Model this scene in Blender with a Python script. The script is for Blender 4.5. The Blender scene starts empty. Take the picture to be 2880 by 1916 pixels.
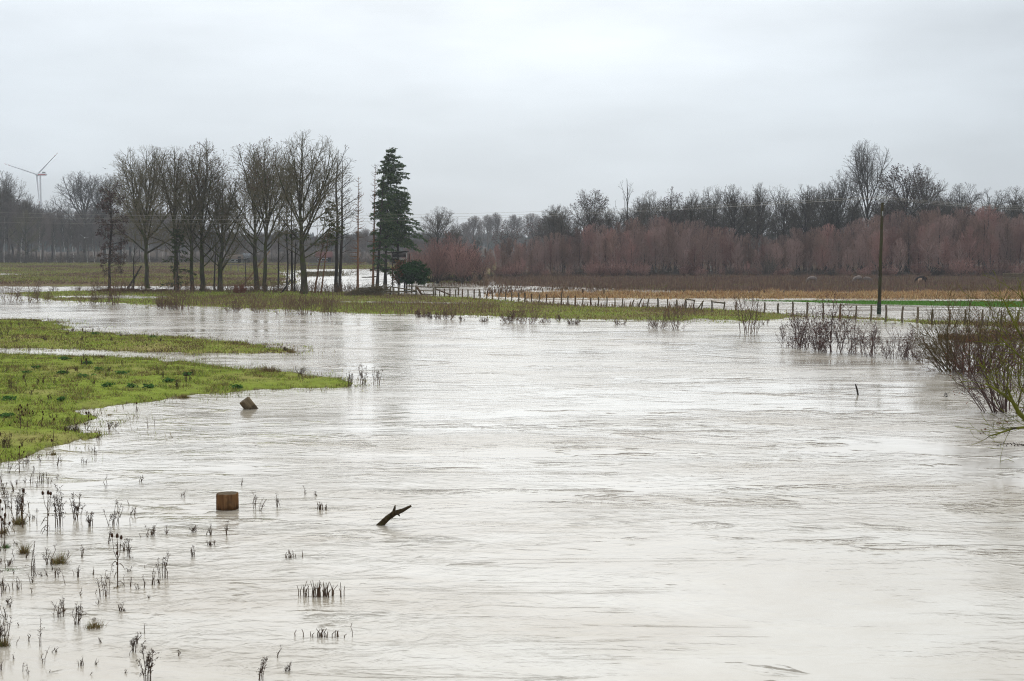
import bpy, math, random
import numpy as np
from mathutils import Vector, Matrix

SC = bpy.context.scene
COL = SC.collection
R = math.radians

# ------------------------------------------------------------------ camera
CAM_H = 5.8
FPX = 4000.0                       # 50 mm on a 36 mm sensor, photograph 2880 px wide
PITCH = math.atan(268.0 / FPX)
cam = bpy.data.cameras.new('camera')
cam.lens = 50; cam.sensor_width = 36; cam.clip_start = 0.5; cam.clip_end = 12000
cam.dof.use_dof = True; cam.dof.focus_distance = 95; cam.dof.aperture_fstop = 4.0
cam_o = bpy.data.objects.new('camera', cam); COL.objects.link(cam_o)
cam_o.location = (0, 0, CAM_H); cam_o.rotation_euler = (math.pi / 2 - PITCH, 0, 0)
SC.camera = cam_o

# ------------------------------------------------------------------ sky, sun, exposure
SUN_AZ, SUN_EL = R(-2), R(36)       # azimuth clockwise from +Y (the view direction)
W = bpy.data.worlds.new('World'); SC.world = W; W.use_nodes = True
nt = W.node_tree; nt.nodes.clear()
def wn(t, **k):
    n = nt.nodes.new(t)
    for a, v in k.items(): setattr(n, a, v)
    return n
def wl(a, b): nt.links.new(a, b)
def wmath(op, a, b=None, c=None):
    n = wn('ShaderNodeMath', operation=op)
    for i, v in enumerate((a, b, c)):
        if v is None: continue
        if isinstance(v, (int, float)): n.inputs[i].default_value = v
        else: wl(v, n.inputs[i])
    return n.outputs[0]
geo = wn('ShaderNodeTexCoord')
vnorm = wn('ShaderNodeVectorMath', operation='NORMALIZE'); wl(geo.outputs['Generated'], vnorm.inputs[0])
sep = wn('ShaderNodeSeparateXYZ'); wl(vnorm.outputs[0], sep.inputs[0])
zc = wmath('MAXIMUM', sep.outputs['Z'], 0.0)
grad = wmath('MULTIPLY_ADD', zc, 1.6, 1.0)                 # overcast: brighter towards the zenith
# thin place in the cloud where the sun stands
sunv = (math.sin(SUN_AZ) * math.cos(SUN_EL), math.cos(SUN_AZ) * math.cos(SUN_EL), math.sin(SUN_EL))
dot = wn('ShaderNodeVectorMath', operation='DOT_PRODUCT'); wl(vnorm.outputs[0], dot.inputs[0]); dot.inputs[1].default_value = sunv
glow = wmath('POWER', wmath('MAXIMUM', dot.outputs['Value'], 0.0), 10.0)
# soft cloud structure, stretched along the horizon
mp = wn('ShaderNodeMapping'); mp.inputs['Scale'].default_value = (2.0, 2.0, 8.0); mp.inputs['Location'].default_value = (0.7, 0.2, 0.4)
wl(vnorm.outputs[0], mp.inputs[0])
nz = wn('ShaderNodeTexNoise'); nz.inputs['Scale'].default_value = 1.6; nz.inputs['Detail'].default_value = 6; nz.inputs['Roughness'].default_value = 0.48
wl(mp.outputs[0], nz.inputs['Vector'])
cl = wmath('MULTIPLY_ADD', nz.outputs['Fac'], 0.85, 0.575)
lum = wmath('MULTIPLY', wmath('MULTIPLY', grad, cl), wmath('MULTIPLY_ADD', glow, 1.4, 0.50))
ramp = wn('ShaderNodeMix', data_type='RGBA')
ramp.inputs['A'].default_value = (0.85, 0.945, 1.045, 1)
ramp.inputs['B'].default_value = (0.975, 1.0, 1.01, 1)
tint = wmath('MINIMUM', wmath('MULTIPLY_ADD', glow, 1.25, wmath('MULTIPLY', zc, 0.8)), 1.0)
wl(tint, ramp.inputs['Factor'])
cloudbg = wn('ShaderNodeBackground'); wl(ramp.outputs['Result'], cloudbg.inputs['Color'])
SKY_L = 0.655
wl(wmath('MULTIPLY', lum, SKY_L), cloudbg.inputs['Strength'])
sky = wn('ShaderNodeTexSky', sky_type='NISHITA'); sky.sun_disc = False
sky.sun_elevation = SUN_EL; sky.sun_rotation = SUN_AZ; sky.air_density = 1; sky.dust_density = 1
skybg = wn('ShaderNodeBackground'); wl(sky.outputs[0], skybg.inputs['Color']); skybg.inputs['Strength'].default_value = 0.06
mixs = wn('ShaderNodeMixShader'); mixs.inputs[0].default_value = 0.93
wl(skybg.outputs[0], mixs.inputs[1]); wl(cloudbg.outputs[0], mixs.inputs[2])
wo = wn('ShaderNodeOutputWorld'); wl(mixs.outputs[0], wo.inputs['Surface'])

sun = bpy.data.lights.new('sun', 'SUN'); sun.energy = 0.6; sun.angle = R(80); sun.color = (1.0, 0.985, 0.96)
sun_o = bpy.data.objects.new('sun', sun); COL.objects.link(sun_o)
sun_o.rotation_euler = Vector(sunv).to_track_quat('Z', 'Y').to_euler()

SC.view_settings.view_transform = 'Standard'; SC.view_settings.look = 'None'
SC.view_settings.exposure = 0.58; SC.view_settings.gamma = 1.0; SC.view_settings.use_curve_mapping = False
SC.render.engine = 'CYCLES'
cy = SC.cycles
cy.max_bounces = 5; cy.diffuse_bounces = 2; cy.glossy_bounces = 2; cy.transmission_bounces = 2; cy.volume_bounces = 0
cy.transparent_max_bounces = 4; cy.sample_clamp_indirect = 4.0
cy.use_denoising = True
cy.pixel_filter_type = 'BLACKMAN_HARRIS'; cy.filter_width = 1.1
try:
    cy.denoiser = 'OPENIMAGEDENOISE'; cy.denoising_input_passes = 'RGB_ALBEDO_NORMAL'; cy.denoising_prefilter = 'NONE'
except Exception: pass

# ------------------------------------------------------------------ where things stand
CP, SP = math.cos(PITCH), math.sin(PITCH)
def ray(x, y):
    r = (x - 1440.0) / FPX; u = (958.0 - y) / FPX
    return r, CP + SP * u, -SP + CP * u
def G(x, y, z=0.0):
    """the point of the level z that the photograph shows at x, y"""
    a, b, c = ray(x, y); t = (z - CAM_H) / c
    return (a * t, b * t, z)
def AT(x, y, D):
    a, b, c = ray(x, y); t = D / b
    return (a * t, D, CAM_H + c * t)

# ------------------------------------------------------------------ materials
def newmat(name):
    m = bpy.data.materials.new(name); m.use_nodes = True
    n = m.node_tree; b = n.nodes['Principled BSDF']
    b.inputs['Roughness'].default_value = 0.85
    b.inputs['Specular IOR Level'].default_value = 0.0
    return m, n, b
def mat_noise(name, c1, c2, scale=4.0, rough=0.85, bump=0.0, stretch=(1, 1, 1), rnd=0.25, c3=None, c3scale=0.6, c3lo=0.5):
    """two colours mixed by noise, a little lighter or darker from one instance to the next; c3: a third in patches (moss, algae)"""
    m, n, b = newmat(name); N, L = n.nodes, n.links
    tc = N.new('ShaderNodeTexCoord'); mpn = N.new('ShaderNodeMapping'); mpn.inputs['Scale'].default_value = stretch
    L.new(tc.outputs['Object'], mpn.inputs[0])
    t = N.new('ShaderNodeTexNoise'); t.inputs['Scale'].default_value = scale; t.inputs['Detail'].default_value = 5; t.inputs['Roughness'].default_value = 0.65
    L.new(mpn.outputs[0], t.inputs['Vector'])
    r = N.new('ShaderNodeValToRGB'); r.color_ramp.elements[0].position = 0.3; r.color_ramp.elements[1].position = 0.7
    r.color_ramp.elements[0].color = (*c1, 1); r.color_ramp.elements[1].color = (*c2, 1)
    L.new(t.outputs['Fac'], r.inputs[0]); out = r.outputs[0]
    if c3 is not None:
        t2 = N.new('ShaderNodeTexNoise'); t2.inputs['Scale'].default_value = c3scale; t2.inputs['Detail'].default_value = 4
        L.new(tc.outputs['Object'], t2.inputs['Vector'])
        mr = N.new('ShaderNodeMapRange'); mr.inputs['From Min'].default_value = c3lo; mr.inputs['From Max'].default_value = c3lo + 0.15
        L.new(t2.outputs['Fac'], mr.inputs[0])
        mx = N.new('ShaderNodeMix'); mx.data_type = 'RGBA'; L.new(mr.outputs[0], mx.inputs['Factor'])
        L.new(out, mx.inputs['A']); mx.inputs['B'].default_value = (*c3, 1); out = mx.outputs['Result']
    if rnd:
        oi = N.new('ShaderNodeObjectInfo')
        mr2 = N.new('ShaderNodeMapRange'); mr2.inputs['To Min'].default_value = 1 - rnd; mr2.inputs['To Max'].default_value = 1 + rnd
        L.new(oi.outputs['Random'], mr2.inputs[0])
        hs = N.new('ShaderNodeHueSaturation'); L.new(out, hs.inputs['Color']); L.new(mr2.outputs[0], hs.inputs['Value']); out = hs.outputs[0]
    L.new(out, b.inputs['Base Color']); b.inputs['Roughness'].default_value = rough
    if bump:
        bp = N.new('ShaderNodeBump'); bp.inputs['Strength'].default_value = bump; bp.inputs['Distance'].default_value = 0.03
        L.new(t.outputs['Fac'], bp.inputs['Height']); L.new(bp.outputs[0], b.inputs['Normal'])
    return m
def mat_attr(name, rough=0.8, nscale=0.0, namp=0.3, transl=0.0):
    """the pieces' own colours, kept with the mesh"""
    m, n, b = newmat(name); N, L = n.nodes, n.links
    a = N.new('ShaderNodeAttribute'); a.attribute_name = 'col'; out = a.outputs['Color']
    if nscale:
        tc = N.new('ShaderNodeTexCoord'); t = N.new('ShaderNodeTexNoise'); t.inputs['Scale'].default_value = nscale; t.inputs['Detail'].default_value = 8
        t.inputs['Roughness'].default_value = 0.7
        L.new(tc.outputs['Object'], t.inputs['Vector'])
        mr = N.new('ShaderNodeMapRange'); mr.inputs['From Min'].default_value = 0.25; mr.inputs['From Max'].default_value = 0.75
        mr.inputs['To Min'].default_value = 1 - namp; mr.inputs['To Max'].default_value = 1 + namp
        L.new(t.outputs['Fac'], mr.inputs[0])
        hs = N.new('ShaderNodeHueSaturation'); L.new(out, hs.inputs['Color']); L.new(mr.outputs[0], hs.inputs['Value']); out = hs.outputs[0]
        bp = N.new('ShaderNodeBump'); bp.inputs['Strength'].default_value = 0.5; bp.inputs['Distance'].default_value = 0.05
        L.new(t.outputs['Fac'], bp.inputs['Height']); L.new(bp.outputs[0], b.inputs['Normal'])
    L.new(out, b.inputs['Base Color']); b.inputs['Roughness'].default_value = rough
    if transl:
        tr = N.new('ShaderNodeBsdfTranslucent'); L.new(out, tr.inputs['Color'])
        mx = N.new('ShaderNodeMixShader'); mx.inputs[0].default_value = transl
        L.new(b.outputs[0], mx.inputs[1]); L.new(tr.outputs[0], mx.inputs[2])
        L.new(mx.outputs[0], N['Material Output'].inputs['Surface'])
    return m

# ------------------------------------------------------------------ mesh helpers
class MB:
    """collects rings, boxes, blades with one colour per vertex; build() links them as one mesh object"""
    def __init__(s): s.v = []; s.q = []; s.t = []; s.c = []; s.n = 0
    def add(s, v, q=None, t=None, c=None):
        v = np.asarray(v, np.float32).reshape(-1, 3)
        if q is not None and len(q): s.q.append(np.asarray(q, np.int64).reshape(-1, 4) + s.n)
        if t is not None and len(t): s.t.append(np.asarray(t, np.int64).reshape(-1, 3) + s.n)
        if c is None: c = (0.5, 0.5, 0.5)
        c = np.asarray(c, np.float32)
        if c.ndim == 1: c = np.tile(c, (len(v), 1))
        s.c.append(c); s.v.append(v); s.n += len(v)
    def mesh(s, name, mat, smooth=False, cols=True):
        v = np.concatenate(s.v) if s.v else np.zeros((0, 3), np.float32)
        q = np.concatenate(s.q) if s.q else np.zeros((0, 4), np.int64)
        t = np.concatenate(s.t) if s.t else np.zeros((0, 3), np.int64)
        me = bpy.data.meshes.new(name)
        me.vertices.add(len(v)); me.vertices.foreach_set('co', v.ravel())
        nl = len(q) * 4 + len(t) * 3
        me.loops.add(nl); me.loops.foreach_set('vertex_index', np.concatenate([q.ravel(), t.ravel()]).astype(np.int32))
        me.polygons.add(len(q) + len(t))
        ls = np.concatenate([np.arange(len(q)) * 4, len(q) * 4 + np.arange(len(t)) * 3]).astype(np.int32)
        me.polygons.foreach_set('loop_start', ls)
        if smooth: me.polygons.foreach_set('use_smooth', np.ones(len(ls), bool))
        if cols:
            at = me.attributes.new('col', 'FLOAT_COLOR', 'POINT')
            c = np.concatenate(s.c); at.data.foreach_set('color', np.concatenate([c, np.ones((len(c), 1), np.float32)], 1).ravel())
        me.update(calc_edges=True); me.validate()
        if mat: me.materials.append(mat)
        return me
    def build(s, name, mat, parent=None, smooth=False, cols=True):
        return link(name, s.mesh(name, mat, smooth, cols), parent)
    def box(s, lo, hi, c=None):
        x0, y0, z0 = lo; x1, y1, z1 = hi
        s.add([(x0,y0,z0),(x1,y0,z0),(x1,y1,z0),(x0,y1,z0),(x0,y0,z1),(x1,y0,z1),(x1,y1,z1),(x0,y1,z1)],
              [(0,3,2,1),(4,5,6,7),(0,1,5,4),(1,2,6,5),(2,3,7,6),(3,0,4,7)], c=c)
    def beam(s, a, b, w, h, c=None, rnd=0.0):
        """a squared timber from a to b"""
        a = Vector(a); b = Vector(b); d = (b - a).normalized()
        u = Vector((0, 0, 1)) if abs(d.z) < 0.9 else Vector((0, 1, 0))
        sx = d.cross(u).normalized(); sy = sx.cross(d)
        vs = []
        for p in (a, b):
            for i, j in ((-1, -1), (1, -1), (1, 1), (-1, 1)): vs.append(p + sx * i * w / 2 + sy * j * h / 2)
        s.add([tuple(v) for v in vs], [(0,1,2,3),(7,6,5,4),(0,4,5,1),(1,5,6,2),(2,6,7,3),(3,7,4,0)], c=c)
    def tubes(s, lines, sides=4, c=None, cap=False):
        """lines: [(points, radii)] or [(points, radii, colour)]"""
        by = {}
        for ln in lines: by.setdefault(len(ln[0]), []).append(ln)
        for n, ls in by.items():
            P = np.array([l[0] for l in ls], np.float32); Rr = np.array([l[1] for l in ls], np.float32)
            B = len(P)
            T = np.empty_like(P); T[:, 1:-1] = P[:, 2:] - P[:, :-2]; T[:, 0] = P[:, 1] - P[:, 0]; T[:, -1] = P[:, -1] - P[:, -2]
            T /= np.linalg.norm(T, axis=2, keepdims=True) + 1e-9
            M = P[:, -1] - P[:, 0]; M /= np.linalg.norm(M, axis=1, keepdims=True) + 1e-9
            ref = np.where(np.abs(M[:, 2:3]) < 0.85, np.array([[0, 0, 1.0]]), np.array([[1.0, 0, 0]])).astype(np.float32)
            U = np.cross(T, ref[:, None, :]); U /= np.linalg.norm(U, axis=2, keepdims=True) + 1e-9
            V = np.cross(T, U)
            a = np.arange(sides) * 2 * np.pi / sides
            ring = P[:, :, None, :] + Rr[:, :, None, None] * (np.cos(a)[None, None, :, None] * U[:, :, None, :] + np.sin(a)[None, None, :, None] * V[:, :, None, :])
            idx = np.arange(B * n * sides).reshape(B, n, sides)
            nx = np.roll(idx, -1, axis=2)
            Q = np.stack([idx[:, :-1], nx[:, :-1], nx[:, 1:], idx[:, 1:]], -1).reshape(-1, 4)
            if len(ls[0]) > 2: cc = np.repeat(np.array([l[2] for l in ls], np.float32), n * sides, 0)
            else: cc = c
            base = s.n
            s.add(ring.reshape(-1, 3), Q, c=cc)
            if cap:
                tt = []
                for b in range(B):
                    for k in range(1, sides - 1):
                        tt.append((idx[b, -1, 0], idx[b, -1, k], idx[b, -1, k + 1])); tt.append((idx[b, 0, 0], idx[b, 0, k + 1], idx[b, 0, k]))
                s.t.append(np.array(tt, np.int64) + base)
    def blades(s, P, H, Wd, lean, C, tip=0.15):
        """one upright tapering triangle for each point"""
        n = len(P); a = np.random.rand(n) * 2 * np.pi
        side = np.stack([np.cos(a), np.sin(a) , np.zeros(n)], 1) * (Wd / 2)[:, None]
        top = P + np.stack([lean[:, 0], lean[:, 1], np.ones(n)], 1) * H[:, None]
        v = np.stack([P - side, P + side, top], 1).reshape(-1, 3)
        s.add(v, t=np.arange(3 * n).reshape(-1, 3), c=np.repeat(C, 3, 0))
    def chips(s, P, size, C, flat=0.0):
        """small leaf-like diamonds at the points, turned at random"""
        n = len(P); size = np.broadcast_to(size, (n,)).astype(np.float32)
        d = np.random.randn(n, 3); d[:, 2] *= 1 - flat; d /= np.linalg.norm(d, axis=1, keepdims=True) + 1e-9
        e = np.cross(d, np.random.randn(n, 3)); e /= np.linalg.norm(e, axis=1, keepdims=True) + 1e-9
        d = d * size[:, None]; e = e * (size * 0.45)[:, None]
        v = np.stack([P - d, P + e, P + d, P - e], 1).reshape(-1, 3)
        s.add(v, np.arange(4 * n).reshape(-1, 4), c=np.repeat(C, 4, 0))

def link(name, data, parent=None):
    o = bpy.data.objects.new(name, data); COL.objects.link(o)
    if parent is not None: o.parent = parent
    return o
def empty(name, loc, rz=0.0, sc=1.0):
    o = bpy.data.objects.new(name, None); COL.objects.link(o); o.location = loc; o.rotation_euler = (0, 0, rz)
    o.scale = sc if isinstance(sc, tuple) else (sc, sc, sc); o.empty_display_size = 0.3
    return o
def tag(o, label=None, cat=None, group=None, kind=None):
    if label: o['label'] = label
    if cat: o['category'] = cat
    if group: o['group'] = group
    if kind: o['kind'] = kind
    return o
def copy_tree(o, parent=None):
    c = o.copy(); COL.objects.link(c); c.parent = parent
    for ch in o.children: copy_tree(ch, c)
    return c
def cols(n, base, var=0.25, seed=None):
    """n colours scattered round one or several base colours"""
    b = np.asarray(base, np.float32)
    if b.ndim == 1: b = b[None]
    c = b[np.random.randint(0, len(b), n)]
    return (c * (1 + (np.random.rand(n, 1) - 0.5) * 2 * var) * (1 + (np.random.rand(n, 3) - 0.5) * 0.16)).astype(np.float32)
np.random.seed(7)
# ------------------------------------------------------------------ land and water
def vnoise(x, y, seed=0):
    xi = np.floor(x).astype(np.int64); yi = np.floor(y).astype(np.int64); fx = x - xi; fy = y - yi
    fx = fx * fx * (3 - 2 * fx); fy = fy * fy * (3 - 2 * fy)
    def h(a, b):
        n = (a * 374761393 + b * 668265263 + seed * 974634777) & 0xFFFFFFFF
        n = ((n ^ (n >> 13)) * 1274126177) & 0xFFFFFFFF
        return ((n ^ (n >> 16)) & 0xFFFF) / 65535.0
    return (h(xi, yi) * (1 - fx) + h(xi + 1, yi) * fx) * (1 - fy) + (h(xi, yi + 1) * (1 - fx) + h(xi + 1, yi + 1) * fx) * fy
def fbm(x, y, seed=0, o=4):
    s = 0; a = 0.5; t = 0
    for k in range(o):
        s = s + a * vnoise(x * 2 ** k, y * 2 ** k, seed + k); t += a; a *= 0.55
    return s / t
def wpoly(pts): return np.array([G(x, y)[:2] for x, y in pts])
NEAR = wpoly([(-1200,1000),(0,1000),(143,1003),(333,1005),(451,1014),(546,1024),(665,1036),(808,1050),(879,1062),(960,1067),(967,1081),(946,1088),
    (827,1090),(760,1095),(618,1105),(475,1119),(319,1138),(287,1148),(223,1149),(160,1156),(207,1164),(274,1173),(249,1183),(185,1192),(118,1199),
    (153,1213),(191,1222),(262,1222),(255,1229),(204,1237),(191,1250),(160,1256),(105,1257),(92,1275),(32,1288),(0,1298),(-300,1330),(-1200,1340)])
SPIT = wpoly([(-1200,894),(0,900),(95,903),(138,912),(209,921),(170,928),(240,933),(333,941),(451,948),(570,957),(713,969),(784,981),(820,988),(784,994),
    (618,993),(428,991),(238,984),(0,977),(-1200,968)])
MID = wpoly([(20,826),(60,829),(133,842),(259,850),(444,857),(533,861),(620,862),(842,873),(1064,883),(1340,887),(1425,891),(1639,898),(1900,900),(1961,896),
    (2050,900),(2093,905),(2160,898),(2229,892),(2407,896.5),(2500,901.5),(2621,911),(2880,917),(3400,930),(3400,921),(2880,911),(2621,905.5),(2407,893.5),
    (2229,887),(2157,883),(2050,874),(1853,867),(1682,866),(1578,858),(1425,849),(1302,838),(1180,833),(1101,830),(990,822),(720,819),(430,818),(266,820),(100,823)])
LAWN = wpoly([(2090,845.2),(2329,845.6),(2880,848),(3500,851),(3500,874),(2880,865),(2600,859),(2400,854.5),(2250,850)])
REED = wpoly([(1405,835),(1500,838),(1800,838.7),(2880,840.8),(3500,842.3),(3500,828),(2880,826),(2300,826),(2100,824.5),(1700,827),(1500,829),(1405,831)])
FAR = wpoly([(-2200,806),(0,806),(270,806),(500,806),(795,806),(806,790),(812,764),(830,757.5),(1079,757.5),(1110,762),(1190,776),(1205,796),(1320,797),(1345,785),
    (1400,787),(1430,793),(1455,803),(1608,808),(1800,815),(2000,819),(2200,821.5),(2880,824),(3500,826),(5600,700),(3500,693.5),(1440,693.5),(-600,693.5),(-3200,700)])
EYOT = wpoly([(862,769),(945,765),(955,775.5),(868,777.5)])
POOL = wpoly([(-900,768),(40,769),(92,772.5),(40,775.5),(-900,776)])
PUDDLE = wpoly([(930,848),(1180,849),(1420,853),(1440,856),(1300,857),(1130,854),(930,851.5)])
PUDDLE2 = wpoly([(120,833),(330,831),(520,836),(420,842),(250,839),(150,840)])
def sdf(P, x, y):
    d = np.full(x.shape, 1e18); ins = np.zeros(x.shape, bool); n = len(P)
    for i in range(n):
        ax, ay = P[i]; bx, by = P[(i + 1) % n]
        ex, ey = bx - ax, by - ay; wx, wy = x - ax, y - ay
        t = np.clip((wx * ex + wy * ey) / (ex * ex + ey * ey + 1e-12), 0, 1)
        d = np.minimum(d, (wx - ex * t) ** 2 + (wy - ey * t) ** 2)
        c = ((ay > y) != (by > y)) & (x < (bx - ax) * (y - ay) / ((by - ay) + 1e-12) + ax)
        ins ^= c
    d = np.sqrt(d)
    return np.where(ins, d, -d)
POLYS = [NEAR, SPIT, MID, LAWN, REED, FAR, EYOT]
Z_NEAR, Z_SPIT, Z_MID, Z_LAWN, Z_REED, Z_FAR, Z_EYOT = range(7)
def land(x, y, full=False):
    """height of the ground and the piece of land it belongs to"""
    x = np.asarray(x, np.float64); y = np.asarray(y, np.float64)
    S = np.stack([sdf(p, x, y) for p in POLYS]); zone = S.argmax(0); s = S.max(0)
    for h in (POOL, PUDDLE, PUDDLE2): s = np.minimum(s, -sdf(h, x, y))
    amp = np.clip(0.010 * y, 0.25, 3.5)
    nn = fbm(x / (1.5 + y * 0.03), y / (2 + y * 0.05), 3) - 0.5
    fine = fbm(x * 1.1 + 40, y * 0.32, 9) - 0.5
    quiet = np.where((zone == Z_LAWN) | (zone == Z_REED), 0.25, 1.0)
    s2 = s + (nn * 2.2 + fine * np.where(zone == Z_NEAR, 3.4, 2.2)) * amp * quiet
    sl = np.clip(0.035 * y, 0.8, 12)
    hm = np.choose(zone, [0.26, 0.26, 0.22, 0.10, 0.2, 0.3, 0.2])
    z = np.where(s2 > 0, hm * (1 - np.exp(-s2 / sl)) + 0.01, np.maximum(-1.2, s2 * 0.12))
    z = z + np.where(s2 > 0, 0.07 * np.clip(s2 / sl, 0, 1) * (fbm(x * 0.6, y * 0.6, 21) - 0.5), 0)
    far = np.clip((y - 600) / 700, 0, 1); far = far * far * (3 - 2 * far)
    if full: return z + far * 7.0 * (s2 > 0), zone, s2
    return z + far * 7.0 * (s2 > 0), np.where(s2 > -0.0, zone, -1)

us = np.concatenate([np.linspace(-0.95, -0.44, 26)[:-1], np.linspace(-0.44, 0.44, 400), np.linspace(0.44, 0.95, 26)[1:]])
ys = [9.0]
while ys[-1] < 1400: ys.append(ys[-1] * (1.0085 if 40 < ys[-1] < 420 else 1.02))
ys = np.array(ys)
Y2, U2 = np.meshgrid(ys, us, indexing='ij'); X2 = U2 * Y2
Z2, ZN = land(X2, Y2)
# the soil's own colours
gc = np.zeros(Z2.shape + (3,), np.float32)
pat = fbm(X2 / 3.0, Y2 / 3.0, 31); pat2 = fbm(X2 / 14.0, Y2 / 14.0, 37)
def lerp(a, b, t): return np.asarray(a) * (1 - t[..., None]) + np.asarray(b) * t[..., None]
sm = lambda v, a, b: np.clip((v - a) / (b - a), 0, 1)
GRASS, STRAW, BROWN, MUD = (0.185, 0.225, 0.04), (0.27, 0.23, 0.09), (0.085, 0.055, 0.036), (0.10, 0.075, 0.05)
g0 = lerp(GRASS, STRAW, sm(pat, 0.45, 0.85) * 0.8)
gc[:] = MUD
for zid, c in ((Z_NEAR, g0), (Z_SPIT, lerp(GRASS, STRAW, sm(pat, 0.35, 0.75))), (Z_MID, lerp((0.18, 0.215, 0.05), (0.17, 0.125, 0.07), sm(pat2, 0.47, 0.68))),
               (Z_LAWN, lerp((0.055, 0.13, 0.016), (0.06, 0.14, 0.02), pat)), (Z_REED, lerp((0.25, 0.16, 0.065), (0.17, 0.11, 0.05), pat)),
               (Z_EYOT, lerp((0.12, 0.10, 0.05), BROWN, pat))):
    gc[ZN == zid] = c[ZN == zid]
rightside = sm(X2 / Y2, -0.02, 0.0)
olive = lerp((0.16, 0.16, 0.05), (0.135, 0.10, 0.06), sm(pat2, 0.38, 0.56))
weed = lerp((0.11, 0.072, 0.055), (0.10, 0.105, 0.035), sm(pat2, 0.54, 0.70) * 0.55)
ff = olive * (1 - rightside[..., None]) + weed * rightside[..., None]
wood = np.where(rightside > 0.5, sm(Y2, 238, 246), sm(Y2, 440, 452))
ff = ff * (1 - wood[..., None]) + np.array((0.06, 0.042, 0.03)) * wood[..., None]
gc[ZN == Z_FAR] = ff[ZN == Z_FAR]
nr, ncn = Z2.shape
gi = np.arange(nr * ncn).reshape(nr, ncn)
b = MB(); b.add(np.stack([X2, Y2, Z2], -1), np.stack([gi[:-1, :-1], gi[:-1, 1:], gi[1:, 1:], gi[1:, :-1]], -1).reshape(-1, 4), c=gc.reshape(-1, 3))
M_GROUND = mat_attr('meadow_soil', 0.9, 3.0, 0.35)
ground = b.build('ground', M_GROUND, smooth=True)
tag(ground, 'flat flooded meadow land with grassy banks and islands', 'ground', kind='structure')

def water_mat():
    m, n, bs = newmat('flood_water'); N, L = n.nodes, n.links
    tc = N.new('ShaderNodeTexCoord'); P = tc.outputs['Object']
    def noise(sx, sy, det, ro=0.5, dist=0.0, off=0.0):
        mpn = N.new('ShaderNodeMapping'); mpn.inputs['Scale'].default_value = (sx, sy, 1); mpn.inputs['Location'].default_value = (off, off * 1.7, 0)
        mpn.inputs['Rotation'].default_value = (0, 0, 0.12)
        L.new(P, mpn.inputs[0]); t = N.new('ShaderNodeTexNoise'); t.inputs['Scale'].default_value = 1.0; t.inputs['Detail'].default_value = det
        t.inputs['Roughness'].default_value = ro; t.inputs['Distortion'].default_value = dist; L.new(mpn.outputs[0], t.inputs['Vector']); return t.outputs['Fac']
    def mth(op, a, c=None, d=None):
        q = N.new('ShaderNodeMath'); q.operation = op
        for i, v in enumerate((a, c, d)):
            if v is None: continue
            if isinstance(v, (int, float)): q.inputs[i].default_value = v
            else: L.new(v, q.inputs[i])
        return q.outputs[0]
    def mrange(v, a, c, lo, hi):
        q = N.new('ShaderNodeMapRange'); q.inputs['From Min'].default_value = a; q.inputs['From Max'].default_value = c
        q.inputs['To Min'].default_value = lo; q.inputs['To Max'].default_value = hi; L.new(v, q.inputs[0]); return q.outputs[0]
    # silt carried in streaks and clouds
    silt = noise(0.10, 0.22, 5, 0.6, 1.2, 3.0)
    r = N.new('ShaderNodeValToRGB'); r.color_ramp.elements[0].position = 0.32; r.color_ramp.elements[1].position = 0.68
    r.color_ramp.elements[0].color = (0.44, 0.408, 0.352, 1); r.color_ramp.elements[1].color = (0.315, 0.268, 0.20, 1)
    L.new(silt, r.inputs[0]); L.new(r.outputs[0], bs.inputs['Base Color'])
    bs.inputs['IOR'].default_value = 1.33; bs.inputs['Specular IOR Level'].default_value = 0.5
    swell = noise(0.30, 0.55, 2, 0.5, 0.8, 5.0)            # boils and slow undulation
    rip = noise(1.5, 2.6, 3, 0.6, 1.2, 9.0)                 # current ripples
    chop = noise(5.0, 7.5, 2, 0.6, 0.6, 14.0)
    patch = mrange(noise(0.06, 0.11, 5, 0.62, 1.6, 21.0), 0.42, 0.64, 0.10, 1.2)         # quieter and more ruffled places
    riffle = mrange(mth('MULTIPLY', noise(0.07, 0.16, 4, 0.6, 1.5, 33.0), noise(0.5, 0.9, 3, 0.6, 0.5, 37.0)), 0.30, 0.37, 0.0, 1.0)   # broken water
    zone = mrange(noise(0.045, 0.05, 2, 0.5, 0.5, 41.0), 0.41, 0.57, 0.0, 1.0)
    slick = mth('MULTIPLY', mrange(noise(0.16, 1.1, 4, 0.62, 1.4, 47.0), 0.56, 0.64, 0.0, 1.0), zone)     # smooth streaks that mirror the far trees
    calm = mth('SUBTRACT', 1.0, slick)
    amp = mth('MULTIPLY', mth('ADD', patch, mth('MULTIPLY', riffle, 1.4)), mth('MULTIPLY_ADD', calm, 0.85, 0.15))
    h = mth('ADD', mth('MULTIPLY', swell, 0.026), mth('MULTIPLY', mth('ADD', mth('MULTIPLY', rip, 0.040), mth('MULTIPLY', chop, 0.010)), amp))
    rough = mth('MULTIPLY_ADD', patch, 0.10, 0.085)
    L.new(mth('MULTIPLY', mth('SUBTRACT', rough, mth('MULTIPLY', riffle, 0.08)), mth('MULTIPLY_ADD', calm, 0.85, 0.15)), bs.inputs['Roughness'])
    bp = N.new('ShaderNodeBump'); bp.inputs['Strength'].default_value = 1.0; bp.inputs['Distance'].default_value = 1.0
    L.new(h, bp.inputs['Height']); L.new(bp.outputs[0], bs.inputs['Normal'])
    return m
b = MB(); b.add([(-1300, -150, 0), (1300, -150, 0), (1300, 1380, 0), (-1300, 1380, 0)], [(0, 1, 2, 3)])
water = b.build('water', water_mat(), cols=False)
tag(water, 'pale brown silty flood water running through the meadows', 'water', kind='structure')

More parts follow.
